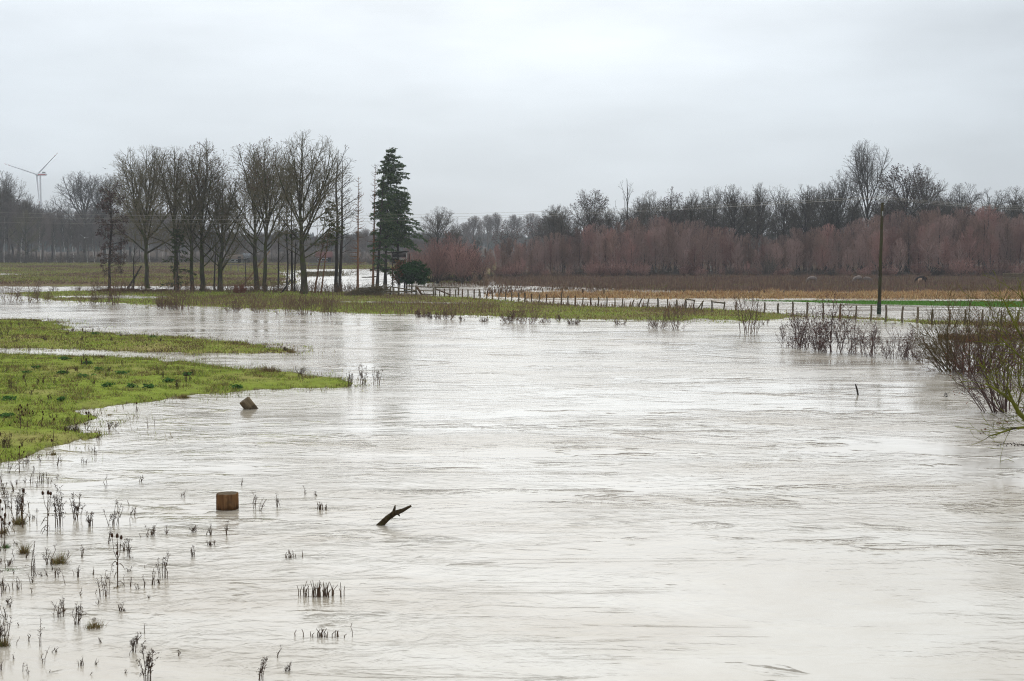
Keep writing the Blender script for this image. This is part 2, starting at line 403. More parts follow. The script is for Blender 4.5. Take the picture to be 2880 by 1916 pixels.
M_BLADE = mat_attr('grass_blades', 0.75, transl=0.3)
def scatter(name, zone, ylim, ulim, density, hrange, wrange, colours, leaning=0.35, mask=None, hmod=None, sink=0.02, seed=1, var=0.3, fringe=None):
    """upright blades over one piece of land"""
    rs = np.random.RandomState(seed)
    y0, y1 = ylim; u0, u1 = ulim
    n = int(density * 0.5 * (y1 * y1 - y0 * y0) * (u1 - u0))
    y = np.sqrt(y0 * y0 + rs.rand(n) * (y1 * y1 - y0 * y0)); x = (u0 + rs.rand(n) * (u1 - u0)) * y
    z, zn, s2 = land(x, y, True); edge = -np.clip(0.022 * y, 0.8, 3.0) * rs.rand(n) ** 2.2 * 2.2 * sm(fbm(x * 1.3, y * 0.9, 93), 0.35, 0.7)
    k = (zn == zone) & (s2 > edge); z = np.maximum(z, -0.015)
    if fringe: k = (zn == zone) & (s2 < 0.25) & (s2 > -fringe * rs.rand(n) ** 1.8 * sm(fbm(x * 0.9, y * 0.7, 95), 0.38, 0.62))
    if mask is not None: k &= mask(x, y, rs)
    x, y, z = x[k], y[k], z[k]; n = len(x)
    H = hrange[0] + rs.rand(n) ** 1.6 * (hrange[1] - hrange[0])
    if hmod is not None: H = H * hmod(x, y)
    Wd = wrange[0] + rs.rand(n) * (wrange[1] - wrange[0])
    cb = colours(x, y, rs) if callable(colours) else cols(n, colours, var)
    m = MB(); m.blades(np.stack([x, y, z - sink], 1), H, Wd, (rs.rand(n, 2) - 0.5) * 2 * leaning, cb)
    return m.build(name, M_BLADE)
def mixcols(a, bcol, scale, lo, hi, seed, var=0.3):
    def f(x, y, rs):
        t = sm(fbm(x / scale, y / scale, seed), lo, hi); n = len(x)
        pick = rs.rand(n) < t
        return np.where(pick[:, None], cols(n, bcol, var), cols(n, a, var)).astype(np.float32)
    return f
GREENS = [(0.25, 0.305, 0.042), (0.32, 0.345, 0.068), (0.205, 0.275, 0.042), (0.38, 0.365, 0.125)]
STRAWS = [(0.24, 0.19, 0.075), (0.17, 0.15, 0.045), (0.20, 0.14, 0.06)]
BROWNS = [(0.10, 0.055, 0.035), (0.12, 0.07, 0.045), (0.075, 0.045, 0.032), (0.14, 0.095, 0.055)]
TANS = [(0.44, 0.29, 0.14), (0.36, 0.215, 0.095), (0.52, 0.38, 0.21), (0.26, 0.15, 0.07)]
o = scatter('grass', Z_NEAR, (33, 80), (-0.42, -0.10), 330, (0.03, 0.13), (0.014, 0.034), mixcols(GREENS + [(0.11, 0.17, 0.03)], STRAWS + [(0.12, 0.085, 0.045)], 0.55, 0.36, 0.74, 5, 0.45), 0.9,
            hmod=lambda x, y: 0.3 + 2.6 * sm(fbm(x * 1.6, y * 1.6, 77), 0.35, 0.8) ** 1.5, seed=1)
tag(o, 'short bright green grass on the nearest meadow bank', 'grass', kind='stuff')
o = scatter('grass', Z_NEAR, (33, 80), (-0.42, -0.08), 60, (0.06, 0.24), (0.012, 0.026), [(0.20, 0.17, 0.06), (0.15, 0.11, 0.05), (0.17, 0.21, 0.04), (0.10, 0.065, 0.035)], 0.5, seed=21, fringe=3.2)
tag(o, 'half-drowned grass standing in the shallows along the nearest meadow edge', 'grass', kind='stuff')
o = scatter('grass', Z_SPIT, (72, 118), (-0.42, -0.12), 40, (0.08, 0.26), (0.02, 0.04), BROWNS + [(0.20, 0.16, 0.07)], 0.5, seed=22, fringe=3.0)
tag(o, 'half-drowned brown grass along the edge of the narrow spit', 'grass', kind='stuff')
o = scatter('grass', Z_SPIT, (72, 118), (-0.42, -0.14), 130, (0.05, 0.16), (0.025, 0.055), mixcols(GREENS, STRAWS + BROWNS, 1.2, 0.36, 0.70, 6, 0.4), 0.8,
            hmod=lambda x, y: 0.5 + 1.6 * fbm(x * 0.8, y * 0.8, 78) ** 1.5, seed=2)
tag(o, 'green and straw coloured grass on the narrow spit of land', 'grass', kind='stuff')
o = scatter('grass', Z_MID, (96, 195), (-0.42, 0.42), 34, (0.06, 0.20), (0.05, 0.10), mixcols(GREENS, STRAWS, 4, 0.42, 0.80, 7), 0.6, seed=3)
tag(o, 'rough green grass on the fenced island below the trees', 'grass', kind='stuff')
def midmask(x, y, rs):
    u = x / y
    return rs.rand(len(x)) < np.clip((fbm(x / 5, y / 9, 41) - 0.40) * 4.2, 0.02, 1) * np.where(u < -0.25, 0.35, 1.0) * np.where(u > 0.13, 0.25, 1.0)
o = scatter('dead_weeds', Z_MID, (100, 190), (-0.40, 0.25), 15, (0.15, 0.58), (0.03, 0.07), [(0.16, 0.095, 0.06), (0.20, 0.145, 0.08), (0.13, 0.08, 0.055), (0.24, 0.18, 0.10)], 0.3, mask=midmask, seed=4)
tag(o, 'brown withered weeds standing over the fenced island', 'weeds', kind='stuff')
o = scatter('grass', Z_FAR, (205, 450), (-0.42, -0.02), 3.6, (0.10, 0.35), (0.14, 0.30), mixcols([(0.20, 0.21, 0.05), (0.25, 0.225, 0.085), (0.17, 0.18, 0.05)], [(0.16, 0.10, 0.065), (0.20, 0.14, 0.09), (0.13, 0.085, 0.06)], 13, 0.40, 0.60, 8), 0.5, seed=5)
tag(o, 'olive rough grass of the far meadow before the birch wood', 'grass', kind='stuff')
def weedmask(x, y, rs):
    t = fbm(x / 16, y / 10, 55)
    return rs.rand(len(x)) < np.clip(1.25 - sm(t, 0.50, 0.68) * sm(x / y, 0.18, 0.3) * 1.1, 0.1, 1)
o = scatter('dead_weeds', Z_FAR, (172, 262), (-0.03, 0.42), 17, (0.18, 0.66), (0.06, 0.13), [(0.15, 0.092, 0.068), (0.18, 0.115, 0.08), (0.115, 0.075, 0.06), (0.21, 0.15, 0.095)], 0.3, mask=weedmask, seed=6, hmod=lambda x, y: 0.45 + 1.3 * sm(fbm(x / 2.2, y / 3.0, 63), 0.3, 0.75))
tag(o, 'purplish brown dead weeds of the horse pasture before the thicket', 'weeds', kind='stuff')
o = scatter('grass', Z_FAR, (172, 262), (0.05, 0.42), 3.5, (0.10, 0.35), (0.10, 0.2), [(0.16, 0.17, 0.04), (0.20, 0.18, 0.07)] , 0.5, seed=16,
            mask=lambda x, y, rs: rs.rand(len(x)) < sm(fbm(x / 16, y / 10, 55), 0.50, 0.62))
tag(o, 'yellowish green grass between the dead weeds where the horses graze', 'grass', kind='stuff')
o = scatter('dry_reeds', Z_REED, (152, 176), (-0.02, 0.42), 42, (0.10, 0.48), (0.06, 0.14), TANS, 0.9, hmod=lambda x, y: 0.2 + 1.5 * sm(fbm(x / 2.6, y / 2.0, 61), 0.35, 0.72), seed=7, var=0.35)
tag(o, 'tan dry reeds along the far edge of the water', 'reeds', kind='stuff')
o = scatter('grass', Z_LAWN, (130, 155), (0.15, 0.42), 30, (0.04, 0.10), (0.06, 0.12), [(0.06, 0.15, 0.016), (0.07, 0.165, 0.02)], 0.4, seed=8, var=0.12)
tag(o, 'bright green strip of young grass between two sheets of water', 'grass', kind='stuff')
o = scatter('dead_weeds', Z_EYOT, (250, 330), (-0.2, -0.1), 9, (0.15, 0.55), (0.1, 0.2), [(0.13, 0.11, 0.055), (0.10, 0.08, 0.045)], 0.4, seed=9)
tag(o, 'brown weedy patch rising from the far pool behind the trees', 'weeds', kind='stuff')
rs = np.random.RandomState(14); pp = []
for k in range(26000):
    p = G(rs.uniform(2640, 2930), 905 + 62 * rs.rand() ** 0.7)
    f_ = vnoise(np.array([p[0] / 2.0]), np.array([p[1] / 2.6]), 71)[0] * 0.6 + vnoise(np.array([p[0] / 0.6]), np.array([p[1] / 0.8]), 72)[0] * 0.4
    if f_ > 0.50: pp.append(p)
pp = np.array(pp); n = len(pp)
m = MB(); m.blades(pp - np.array([0, 0, 0.05]), 0.15 + rs.rand(n) * 0.35, 0.015 + rs.rand(n) * 0.025, (rs.rand(n, 2) - 0.5) * 1.3, cols(n, [(0.20, 0.11, 0.05), (0.14, 0.075, 0.04), (0.26, 0.17, 0.08)], 0.3))
o = m.build('brown_sedge', M_BLADE)
tag(o, 'rusty brown sedge standing in the water behind the willow', 'sedge', kind='stuff')
# drowned weeds that still break the surface between the reeds and the pasture
rs = np.random.RandomState(12)
pp = []
for (xa, ya, xb, yb, n) in ((1360, 812, 1760, 828, 1500), (1390, 806, 1800, 818, 900), (1700, 817, 2400, 827, 900), (1200, 797, 1420, 806, 450), (1500, 868, 1950, 860, 260)):
    for k in range(n):
        t = rs.rand(); y = ya + (yb - ya) * rs.rand()
        p = G(xa + (xb - xa) * t, y)
        if fbm(np.array([p[0] / 4]), np.array([p[1] / 5]), 88)[0] > 0.47: pp.append(p)
pp = np.array(pp); n = len(pp)
m = MB(); m.blades(pp - np.array([0, 0, 0.05]), 0.25 + rs.rand(n) * 0.5, 0.06 + rs.rand(n) * 0.08, (rs.rand(n, 2) - 0.5) * 0.5, cols(n, BROWNS, 0.3))
o = m.build('drowned_weeds', M_BLADE); tag(o, 'brown drowned weeds breaking the surface before the dry reeds', 'weeds', kind='stuff')
# ------------------------------------------------------------------ trees and shrubs
def unit(x, y, z):
    l = math.sqrt(x * x + y * y + z * z) or 1e-9
    return x / l, y / l, z / l
def turned(d, ang, az):
    """d turned away by ang, in the direction az round it"""
    dx, dy, dz = d
    if abs(dz) < 0.95: ux, uy, uz = unit(-dy, dx, 0.0)
    else: ux, uy, uz = 1.0, 0.0, 0.0; k = ux * dx; ux, uy, uz = unit(ux - k * dx, uy - k * dy, uz - k * dz)
    vx, vy, vz = dy * uz - dz * uy, dz * ux - dx * uz, dx * uy - dy * ux
    c, s = math.cos(ang), math.sin(ang); ca, sa = math.cos(az) * s, math.sin(az) * s
    return unit(dx * c + ux * ca + vx * sa, dy * c + uy * ca + vy * sa, dz * c + uz * ca + vz * sa)
class Env:
    """the egg a crown grows into"""
    def __init__(s, cx, cy, cz, a, bz): s.c = (cx, cy, cz); s.a = a; s.b = bz
    def reach(s, p, d):
        ox, oy, oz = (p[0] - s.c[0]) / s.a, (p[1] - s.c[1]) / s.a, (p[2] - s.c[2]) / s.b
        dx, dy, dz = d[0] / s.a, d[1] / s.a, d[2] / s.b
        A = dx * dx + dy * dy + dz * dz; B = ox * dx + oy * dy + oz * dz; C = ox * ox + oy * oy + oz * oz - 1
        q = B * B - A * C
        if q <= 0: return 0.0
        return max(0.0, (-B + math.sqrt(q)) / A)
def grow(rng, env, p, d, L, r, lev, S, out):
    segs = S['segs'][lev]; w = S['wander'][lev]; up = S['up'][lev]; step = L / segs
    x, y, z = p; dx, dy, dz = d; pts = [p]; dirs = [d]; tp = S['tip']
    rad = [r]
    for i in range(segs):
        dx, dy, dz = unit(dx + rng.gauss(0, w), dy + rng.gauss(0, w), dz + rng.gauss(0, w) + up)
        x += dx * step; y += dy * step; z += dz * step
        pts.append((x, y, z)); dirs.append((dx, dy, dz)); rad.append(max(tp, r * (1 - (i + 1) / segs * 0.82)))
    out.append((lev, pts, rad))
    if lev + 1 >= S['levels']: return
    n = L * S['dens'][lev]; n = int(n) + (rng.random() < n - int(n))
    az = rng.random() * 6.28
    t0 = S['start'][lev]; amin, amax = S['ang'][lev]
    for k in range(n):
        t = t0 + (1 - t0) * (k + rng.random()) / n; t = min(t, 0.98)
        f = t * segs; i = min(int(f), segs - 1); g = f - i
        q = (pts[i][0] + (pts[i+1][0] - pts[i][0]) * g, pts[i][1] + (pts[i+1][1] - pts[i][1]) * g, pts[i][2] + (pts[i+1][2] - pts[i][2]) * g)
        az += 2.4 + rng.gauss(0, 0.4)
        cd = turned(dirs[i], R(rng.uniform(amin, amax)), az)
        if cd[2] < S['minz']: cd = unit(cd[0], cd[1], abs(cd[2]) * 0.5 + S['minz'])
        Lc = L * S['ratio'][lev] * (1 - 0.6 * t) * rng.uniform(0.7, 1.3)
        mx = env.reach(q, cd)
        Lc = min(max(Lc, S['minl'][lev]), mx * rng.uniform(0.85, 1.06) + S['minl'][lev] * 0.25)
        if Lc < S['minl'][lev] * 0.45: continue
        rc = min(rad[i] * 0.7, S['rl'] * Lc + tp)
        grow(rng, env, q, cd, Lc, rc, lev + 1, S, out)
BASE = dict(levels=5, tip=0.010, rl=0.011, minz=-0.3,
            segs=(8, 6, 4, 3, 2), wander=(0.04, 0.07, 0.10, 0.13, 0.15), up=(0.0, 0.07, 0.06, 0.05, 0.04),
            dens=(1.0, 1.25, 2.3, 3.4, 0), start=(0.3, 0.22, 0.15, 0.12, 0), ang=((30, 50), (25, 45), (25, 48), (25, 50), (0, 0)),
            ratio=(0.8, 0.5, 0.52, 0.55, 0), minl=(1.2, 1.0, 0.6, 0.32, 0.2))
def spec(**k): s = dict(BASE); s.update(k); return s
def broadleaf(seed, H, Wd, cb, fork, r0, S, nl=8, la=(18, 48), lean=(0, 0), cx=0.0, leader=0.82, low=None):
    """trunk, main limbs from the fork up, and everything that grows on them"""
    rng = random.Random(seed)
    env = Env(cx + lean[0], lean[1], (cb + H) / 2, Wd / 2, (H - cb) / 2)
    out = []; n = 9; pts = []; rad = []
    top = H * leader; x = y = 0.0
    for i in range(n + 1):
        t = i / n; z = -0.4 + (top + 0.4) * t
        if i: x += rng.gauss(0, 0.012 * H / n * 4) + lean[0] * (1 / n); y += rng.gauss(0, 0.012 * H / n * 4) + lean[1] / n
        pts.append((x, y, z)); rr = r0 * (1 - t) ** 0.75 * (1.35 if i == 0 else 1.0) + 0.02
        rad.append(rr)
    out.append((0, pts, rad))
    az = rng.random() * 6.28
    for k in range(nl):
        t = (fork + (leader * 0.93 - fork) * ((k + rng.random() * 0.7) / nl) ** 1.25) / leader
        f = t * n; i = min(int(f), n - 1); g = f - i
        q = tuple(pts[i][j] + (pts[i+1][j] - pts[i][j]) * g for j in range(3))
        az += 2.4 + rng.gauss(0, 0.35)
        u_ = (k + 0.5) / nl; am = la[1] + (la[0] - la[1]) * u_; d = turned((0, 0, 1), R(am + rng.gauss(0, 8)), az)
        L = env.reach(q, unit(d[0], d[1], d[2] + 0.25)) * rng.uniform(0.86, 1.0)
        if L < 0.8: continue
        grow(rng, env, q, d, L, min(r0 * 0.62, 0.0125 * L + 0.02), 1, S, out)
    for (z0, a, azm, L) in (low or []):
        f = max(0.0, (z0 + 0.4) / (top + 0.4) * n); i = min(int(f), n - 1)
        grow(rng, env, (pts[i][0], pts[i][1], z0), turned((0, 0, 1), R(a), R(azm)), L, 0.013 * L + 0.02, 1, S, out)
    return out
def tree_meshes(name, br, wood_mat, twig_mat, trunk_lev=1, fruit=None, sides=(7, 5, 4, 3, 3), twig_r=1.0):
    t = MB(); c = MB()
    for lev in range(6):
        ls = [(p, [q * (twig_r if lev > trunk_lev else 1) for q in r]) for (l, p, r) in br if l == lev]
        if ls: (t if lev <= trunk_lev else c).tubes(ls, sides[min(lev, 4)])
    tm = t.mesh('trunk', wood_mat, smooth=True, cols=False); cm = c.mesh('crown', twig_mat, cols=False)
    fm = None
    if fruit:
        frac, size, colr, n_each, lo, mat = fruit
        ml = max(l for l, p, r in br)
        ends = np.array([p[-1] for l, p, r in br if l >= ml - 1])
        zmax = ends[:, 2].max()
        k = np.random.rand(len(ends)) < frac * np.where(ends[:, 2] > lo * zmax, 1.0, 0.12)
        e = np.repeat(ends[k], n_each, 0); e = e + np.random.randn(*e.shape) * size * 0.8
        f = MB(); f.chips(e, size * (0.6 + 0.8 * np.random.rand(len(e))), cols(len(e), colr, 0.3)); fm = f.mesh('withered_leaves', mat)
    return tm, cm, fm
def stand(name, meshes, loc, rz=0.0, sc=1.0, label=None, cat='tree', group=None, third='withered_leaves'):
    o = empty(name, loc, rz, sc)
    link('trunk', meshes[0], o); cr = link('crown', meshes[1], o)
    if len(meshes) > 2 and meshes[2] is not None: link(third, meshes[2], cr)['kind'] = 'stuff'
    return tag(o, label, cat, group)

M_BARK = mat_noise('mossy_bark', (0.030, 0.027, 0.018), (0.088, 0.076, 0.051), 3.0, 0.95, 0.6, (1, 1, 0.3), 0.15, (0.056, 0.068, 0.016), 0.9, 0.48)
M_BARKD = mat_noise('dark_bark', (0.022, 0.019, 0.017), (0.065, 0.055, 0.045), 3.0, 0.95, 0.6, (1, 1, 0.3), 0.2)
M_RED = mat_noise('reddish_conifer_bark', (0.10, 0.05, 0.03), (0.22, 0.115, 0.06), 2.0, 0.95, 0.5, (1, 1, 0.3), 0.15, (0.06, 0.05, 0.03), 0.5, 0.52)
M_TWIG = mat_noise('olive_twigs', (0.105, 0.09, 0.055), (0.18, 0.155, 0.10), 0.8, 0.9, rnd=0.18)
M_TWIGD = mat_noise('dark_twigs', (0.065, 0.054, 0.042), (0.115, 0.095, 0.072), 0.8, 0.9, rnd=0.25)
M_TWIGG = mat_noise('grey_twigs', (0.07, 0.06, 0.05), (0.11, 0.095, 0.08), 0.6, 0.9, rnd=0.25)
M_WOODT = mat_noise('grey_brown_wood_twigs', (0.13, 0.105, 0.09), (0.20, 0.165, 0.145), 0.3, 0.9, rnd=0.25)
M_PURPLE = mat_noise('purple_twigs', (0.25, 0.135, 0.118), (0.38, 0.225, 0.19), 0.35, 0.9, rnd=0.35)
M_PURPLE2 = mat_noise('grey_purple_twigs', (0.23, 0.15, 0.13), (0.35, 0.24, 0.205), 0.35, 0.9, rnd=0.35)
M_PURPLE3 = mat_noise('brown_twig_tops', (0.19, 0.12, 0.10), (0.30, 0.195, 0.155), 0.35, 0.9, rnd=0.35)
M_PBARK = mat_noise('grey_sapling_bark', (0.045, 0.038, 0.03), (0.10, 0.085, 0.065), 1.5, 0.95, rnd=0.2)
M_BIRCH = mat_noise('white_birch_bark', (0.36, 0.34, 0.31), (0.6, 0.58, 0.54), 1.2, 0.8, 0.2, (1, 1, 2.5), 0.1, (0.06, 0.05, 0.045), 1.6, 0.58)
M_CHIP = mat_attr('small_leaves', 0.85, transl=0.2)
SEED = [(0.10, 0.05, 0.03), (0.07, 0.035, 0.025), (0.14, 0.075, 0.04)]
def px(x, y): return G(x, y, 0.15)
def hgt(p, dy): return dy * p[1] / FPX * 1.0

# --- the row of tall trees on the island
ASH = spec(levels=5, tip=0.0115, up=(0, 0.045, 0.06, 0.06, 0.05), dens=(1.0, 1.4, 2.3, 2.8, 0), ratio=(0.8, 0.55, 0.55, 0.6, 0), start=(.3, .12, .1, .08, 0), minl=(1.2, 1.0, 0.6, 0.35, 0.2))
ROW = [  # base x, y, top y, crown left, right, bottom; fork; trunk radius; seed; limbs; lean; seeds in crown; label
    (415, 807, 414, 322, 515, 640, 0.29, 0.30, 11, 9, 0.0, 0.00, 'broad bare ash with a single clean mossy trunk beside the dark slender alder'),
    (499, 819, 414, 440, 560, 600, 0.30, 0.30, 12, 8, 0.0, 0.06, 'bare ash hung with dark green conifer sprays around its lower trunk'),
    (541, 821, 432, 505, 600, 610, 0.34, 0.26, 13, 7, 0.0, 0.10, 'bare ash with rough ivy-grown trunk between two forked mossy trunks'),
    (568, 820, 395, 520, 642, 640, 0.20, 0.32, 14, 9, 0.3, 0.75, 'tall ash with brown seed clusters, the higher of the row west of the sky gap'),
    (619, 820, 486, 560, 690, 660, 0.16, 0.34, 15, 9, 0.2, 0.10, 'low wide ash forking close to the ground, beside the sky gap'),
    (723, 812, 405, 640, 760, 620, 0.26, 0.34, 16, 10, 0.0, 0.80, 'fan shaped ash with brown seed clusters and many steep limbs'),
    (747, 821, 388, 705, 822, 610, 0.30, 0.26, 17, 8, 0.4, 0.75, 'narrow tall ash with brown seed heads leaning over the fallen pole'),
    (854, 829, 371, 798, 946, 640, 0.27, 0.40, 18, 11, 0.0, 0.00, 'tallest bare ash of the row with a thick dark trunk'),
]
for (bx, by, ty, xl, xr, yb, fork, r0, sd, nl, lean, seeds, lab) in ROW:
    p = px(bx, by); H = hgt(p, by - ty); Wd = hgt(p, xr - xl) * 1.72; cx = hgt(p, (xl + xr) / 2 - bx); cb = hgt(p, by - yb) * 0.5
    br = broadleaf(sd, H, Wd, cb, fork * 0.85, r0, ASH, nl + 6, (8, 62), (lean, 0), cx, 0.66)
    fr = (seeds * .5, 0.085, SEED, 2, 0.66, M_CHIP) if seeds else None
    stand('ash_tree', tree_meshes('ash', br, M_BARK, M_TWIG, 1, fr), p, label=lab, group='row of tall trees on the island', third='seed_cluster')
# --- alders
ALD = spec(levels=4, segs=(8, 5, 3, 2), up=(0, -0.01, 0.0, 0.02), dens=(1.0, 4.5, 5.0, 0), ratio=(0.5, 0.5, 0.5, 0.5, 0), minz=-0.5, minl=(.6, .5, .3, .2))
p = px(307, 813); H = hgt(p, 813 - 495)
br = broadleaf(31, H, hgt(p, 85), 0.9, 0.14, 0.17, ALD, 34, (45, 90), (0.5, 0), 0, 0.93)
stand('alder_tree', tree_meshes('alder', br, M_BARKD, M_TWIGD, 1, (0.95, 0.10, [(0.085, 0.055, 0.048), (0.06, 0.042, 0.036), (0.12, 0.075, 0.062)], 5, 0.0, M_CHIP)), p,
      label='dark slender alder clothed in withered leaves down to the ground', third='withered_leaves')
SPARSE = spec(levels=4, tip=0.013, up=(0, 0.03, 0.03, 0.02), dens=(1.0, 2.0, 2.8, 0), segs=(8, 5, 3, 2), ratio=(0.5, 0.4, 0.5, 0), minl=(1, .7, .4, .3), minz=-0.5)
p = px(946, 822); H = hgt(p, 822 - 412)
br = broadleaf(33, H, hgt(p, 82), H * 0.30, 0.30, 0.22, SPARSE, 26, (40, 75), (0.9, 0), 0.4, 0.97)
stand('alder_tree', tree_meshes('alder', br, M_BARKD, M_TWIGD, 1, (0.55, 0.08, [(0.06, 0.045, 0.04), (0.09, 0.06, 0.045)], 1, 0.55, M_CHIP)), p,
      label='thin curved alder with a dark trunk, front one of a close pair', third='cone_cluster', group='row of tall trees on the island')
p = px(958, 819); H = hgt(p, 819 - 440)
br = broadleaf(34, H, hgt(p, 70), H * 0.25, 0.28, 0.20, SPARSE, 24, (40, 75), (0.3, 0), 0.2, 0.97)
stand('alder_tree', tree_meshes('alder', br, M_BARKD, M_TWIGD, 1, (0.5, 0.08, [(0.06, 0.045, 0.04)], 1, 0.5, M_CHIP)), p,
      label='thin straight alder with a reddish dark trunk, rear one of a close pair', third='cone_cluster', group='row of tall trees on the island')
# --- bent and thin dark stems between them
for (bx, by, ty, wpx, sd, lab) in ((375, 813, 690, 40, 41, 'small crooked dark tree beside the slender alder'), (783, 818, 540, 34, 42, 'thin dark stem with sparse green tufts between two ashes'),
                                   (805, 810, 470, 50, 43, 'thin upright dark stem left of the tallest ash'), (603, 819, 640, 26, 44, 'thin bare sapling beside the low forking ash'),
                                   (882, 826, 640, 40, 46, 'slanting reddish stem right of the tallest ash'), (829, 822, 650, 26, 47, 'short thin stem close against the tallest ash')):
    p = px(bx, by); H = hgt(p, by - ty)
    br = broadleaf(sd, H, hgt(p, wpx), H * 0.25, 0.25, 0.11, SPARSE, 14, (30, 65), (0.25 if sd != 46 else 1.6, 0), 0.2, 0.95)
    stand('young_tree', tree_meshes('young', br, M_BARKD if sd != 46 else M_RED, M_TWIGD, 1), p, label=lab, group='thin stems among the tall trees')

# --- conifers
def conifer(seed, H, r0, L0, cb, droop, green, lean=(0, 0), gap=0.25, side=0.0, topn=0.0, upturn=0.0, whorl=5, step=0.55, needles=1.0, spray=0.34, prof=0.8):
    rng = random.Random(seed); tr = MB(); cr = MB(); n = 12
    pts = [(lean[0] * (i / n), lean[1] * (i / n), -0.3 + (H + 0.3) * i / n) for i in range(n + 1)]
    tr.tubes([(pts, [r0 * (1 - i / n) ** 0.9 * (1.25 if i == 0 else 1) + 0.012 for i in range(n + 1)])], 7)
    limbs = []; P = []; D = []
    z = cb
    while z < H - 0.15:
        t = z / H; Lm = L0 * (1 - (z - cb) / (H - cb)) ** prof + 0.25
        for k in range(whorl):
            if rng.random() < gap: continue
            az = rng.random() * 6.283
            L = Lm * rng.uniform(0.35, 1.15) * (1 + side * math.cos(az))
            if L < 0.12: continue
            x, y = lean[0] * t, lean[1] * t; el = rng.uniform(-0.15, 0.25) + 0.45 * t
            q = [(x, y, z)]; rr = [(0.010 if green else 0.022) + 0.014 * L]; m = 5
            px_, py_, pz_ = x, y, z
            for i in range(m):
                e = el - droop * (i / m) + upturn * max(0, i / m - 0.4) * 2
                px_ += math.cos(az) * math.cos(e) * L / m; py_ += math.sin(az) * math.cos(e) * L / m; pz_ += math.sin(e) * L / m
                q.append((px_, py_, pz_)); rr.append(rr[0] * (1 - (i + 1) / m * 0.8))
                if green:
                    ns = int(needles * L / m * 17 * (0.4 + i / m)) + 1
                    for j in range(ns):
                        g = rng.random(); w = 0.26 * L * (1 - 0.6 * i / m)
                        a = q[-2]; bq = q[-1]; off = rng.uniform(-w, w)
                        P.append((a[0] + (bq[0] - a[0]) * g - math.sin(az) * off, a[1] + (bq[1] - a[1]) * g + math.cos(az) * off, a[2] + (bq[2] - a[2]) * g - abs(off) * 0.25))
                        D.append((math.cos(az) + rng.gauss(0, 0.5), math.sin(az) + rng.gauss(0, 0.5), rng.gauss(-0.75, 0.45)))
            limbs.append((q, rr))
        z += step * rng.uniform(0.7, 1.3) * (1.15 - 0.5 * t)
    tr.tubes(limbs, 3)
    if green:
        P = np.array(P); D = np.array(D); D /= np.linalg.norm(D, axis=1, keepdims=True); m = len(P)
        # each spray: a few narrow leaf-like fingers
        for k in range(3):
            d = D + np.random.randn(m, 3) * 0.38; d /= np.linalg.norm(d, axis=1, keepdims=True)
            e = np.cross(d, np.random.randn(m, 3)); e /= np.linalg.norm(e, axis=1, keepdims=True)
            L = spray * (0.5 + np.random.rand(m)); wv = L * 0.14
            v = np.stack([P - e * wv[:, None] * 0.5, P + d * (L * 0.55)[:, None] + e * wv[:, None], P + d * L[:, None], P + d * (L * 0.5)[:, None] - e * wv[:, None]], 1)
            cr.add(v.reshape(-1, 3), np.arange(4 * m).reshape(-1, 4), c=np.repeat(cols(m, green, 0.35), 4, 0))
    return tr, cr
FIR = [(0.052, 0.088, 0.034), (0.070, 0.112, 0.042), (0.038, 0.066, 0.028), (0.10, 0.13, 0.05)]
def put_conifer(name, args, loc, bark, label, **k):
    o = empty(name, loc); t, c = conifer(*args, **k)
    t.build('trunk', bark, o, smooth=True, cols=False)
    if c.n: c.build('crown', M_CHIP, o)
    tag(o, label, 'tree', 'conifers beside the raised hide')
p = px(1061, 801); H = hgt(p, 801 - 452)
put_conifer('spruce_tree', (51, H, 0.22, 2.3, 2.4, 0.8, FIR), p, M_BARKD, 'leaning dark spruce, its long trunk bare below, nearest to the dead-topped spruce', lean=(1.15, 0), gap=0.5, side=0.2, step=0.42, needles=1.3, prof=0.5)
p = px(1083, 798); H = hgt(p, 798 - 417)
put_conifer('spruce_tree', (52, H, 0.24, 3.5, 5.6, 0.75, FIR), p, M_BARKD, 'tallest dark green spruce with ragged drooping boughs above the raised hide', lean=(0.75, 0), gap=0.24, side=0.5, step=0.36, needles=1.3, prof=0.62, whorl=6)
p = px(1122, 799); H = hgt(p, 799 - 540)
put_conifer('spruce_tree', (53, H, 0.18, 2.7, 6.2, 1.0, FIR), p, M_BARKD, 'lower spruce whose boughs hang over the roof of the raised hide', lean=(-0.3, 0.5), gap=0.3, side=0.4, step=0.40, needles=1.3, prof=0.5)
p = px(1049, 801); H = hgt(p, 801 - 463)
put_conifer('dead_spruce', (54, H, 0.17, 1.5, 2.0, 0.1, None), p, M_RED, 'dying spruce with a thin bare top and reddish trunk', lean=(0.45, 0), gap=0.3, upturn=0.9, whorl=5, step=0.5, prof=0.35)
p = px(1006, 811); H = hgt(p, 811 - 500)
put_conifer('dead_spruce', (55, H, 0.16, 1.7, 2.2, 0.15, None), p, M_RED, 'dead reddish spruce pole with short upturned branches, standing alone', lean=(0.2, 0), gap=0.25, upturn=1.1, whorl=5, step=0.5, prof=0.5)
p = px(500, 822); H = hgt(p, 822 - 640)
put_conifer('yew_tree', (56, H, 0.14, 2.5, 1.2, 0.9, [(0.035, 0.055, 0.022), (0.05, 0.065, 0.03), (0.08, 0.075, 0.04)]), p, M_BARKD, 'sparse drooping evergreen wrapped around an ash trunk', gap=0.25, needles=0.4, step=0.6)
p = px(822, 818); H = hgt(p, 818 - 455)
put_conifer('pine_tree', (57, H, 0.15, 2.6, 6.5, 0.5, [(0.045, 0.06, 0.024), (0.06, 0.075, 0.03), (0.075, 0.07, 0.035)]), p, M_BARKD, 'thin green conifer growing up between two ashes', gap=0.25, needles=0.40, step=0.55, spray=0.3)
p = px(902, 826); H = hgt(p, 826 - 560)
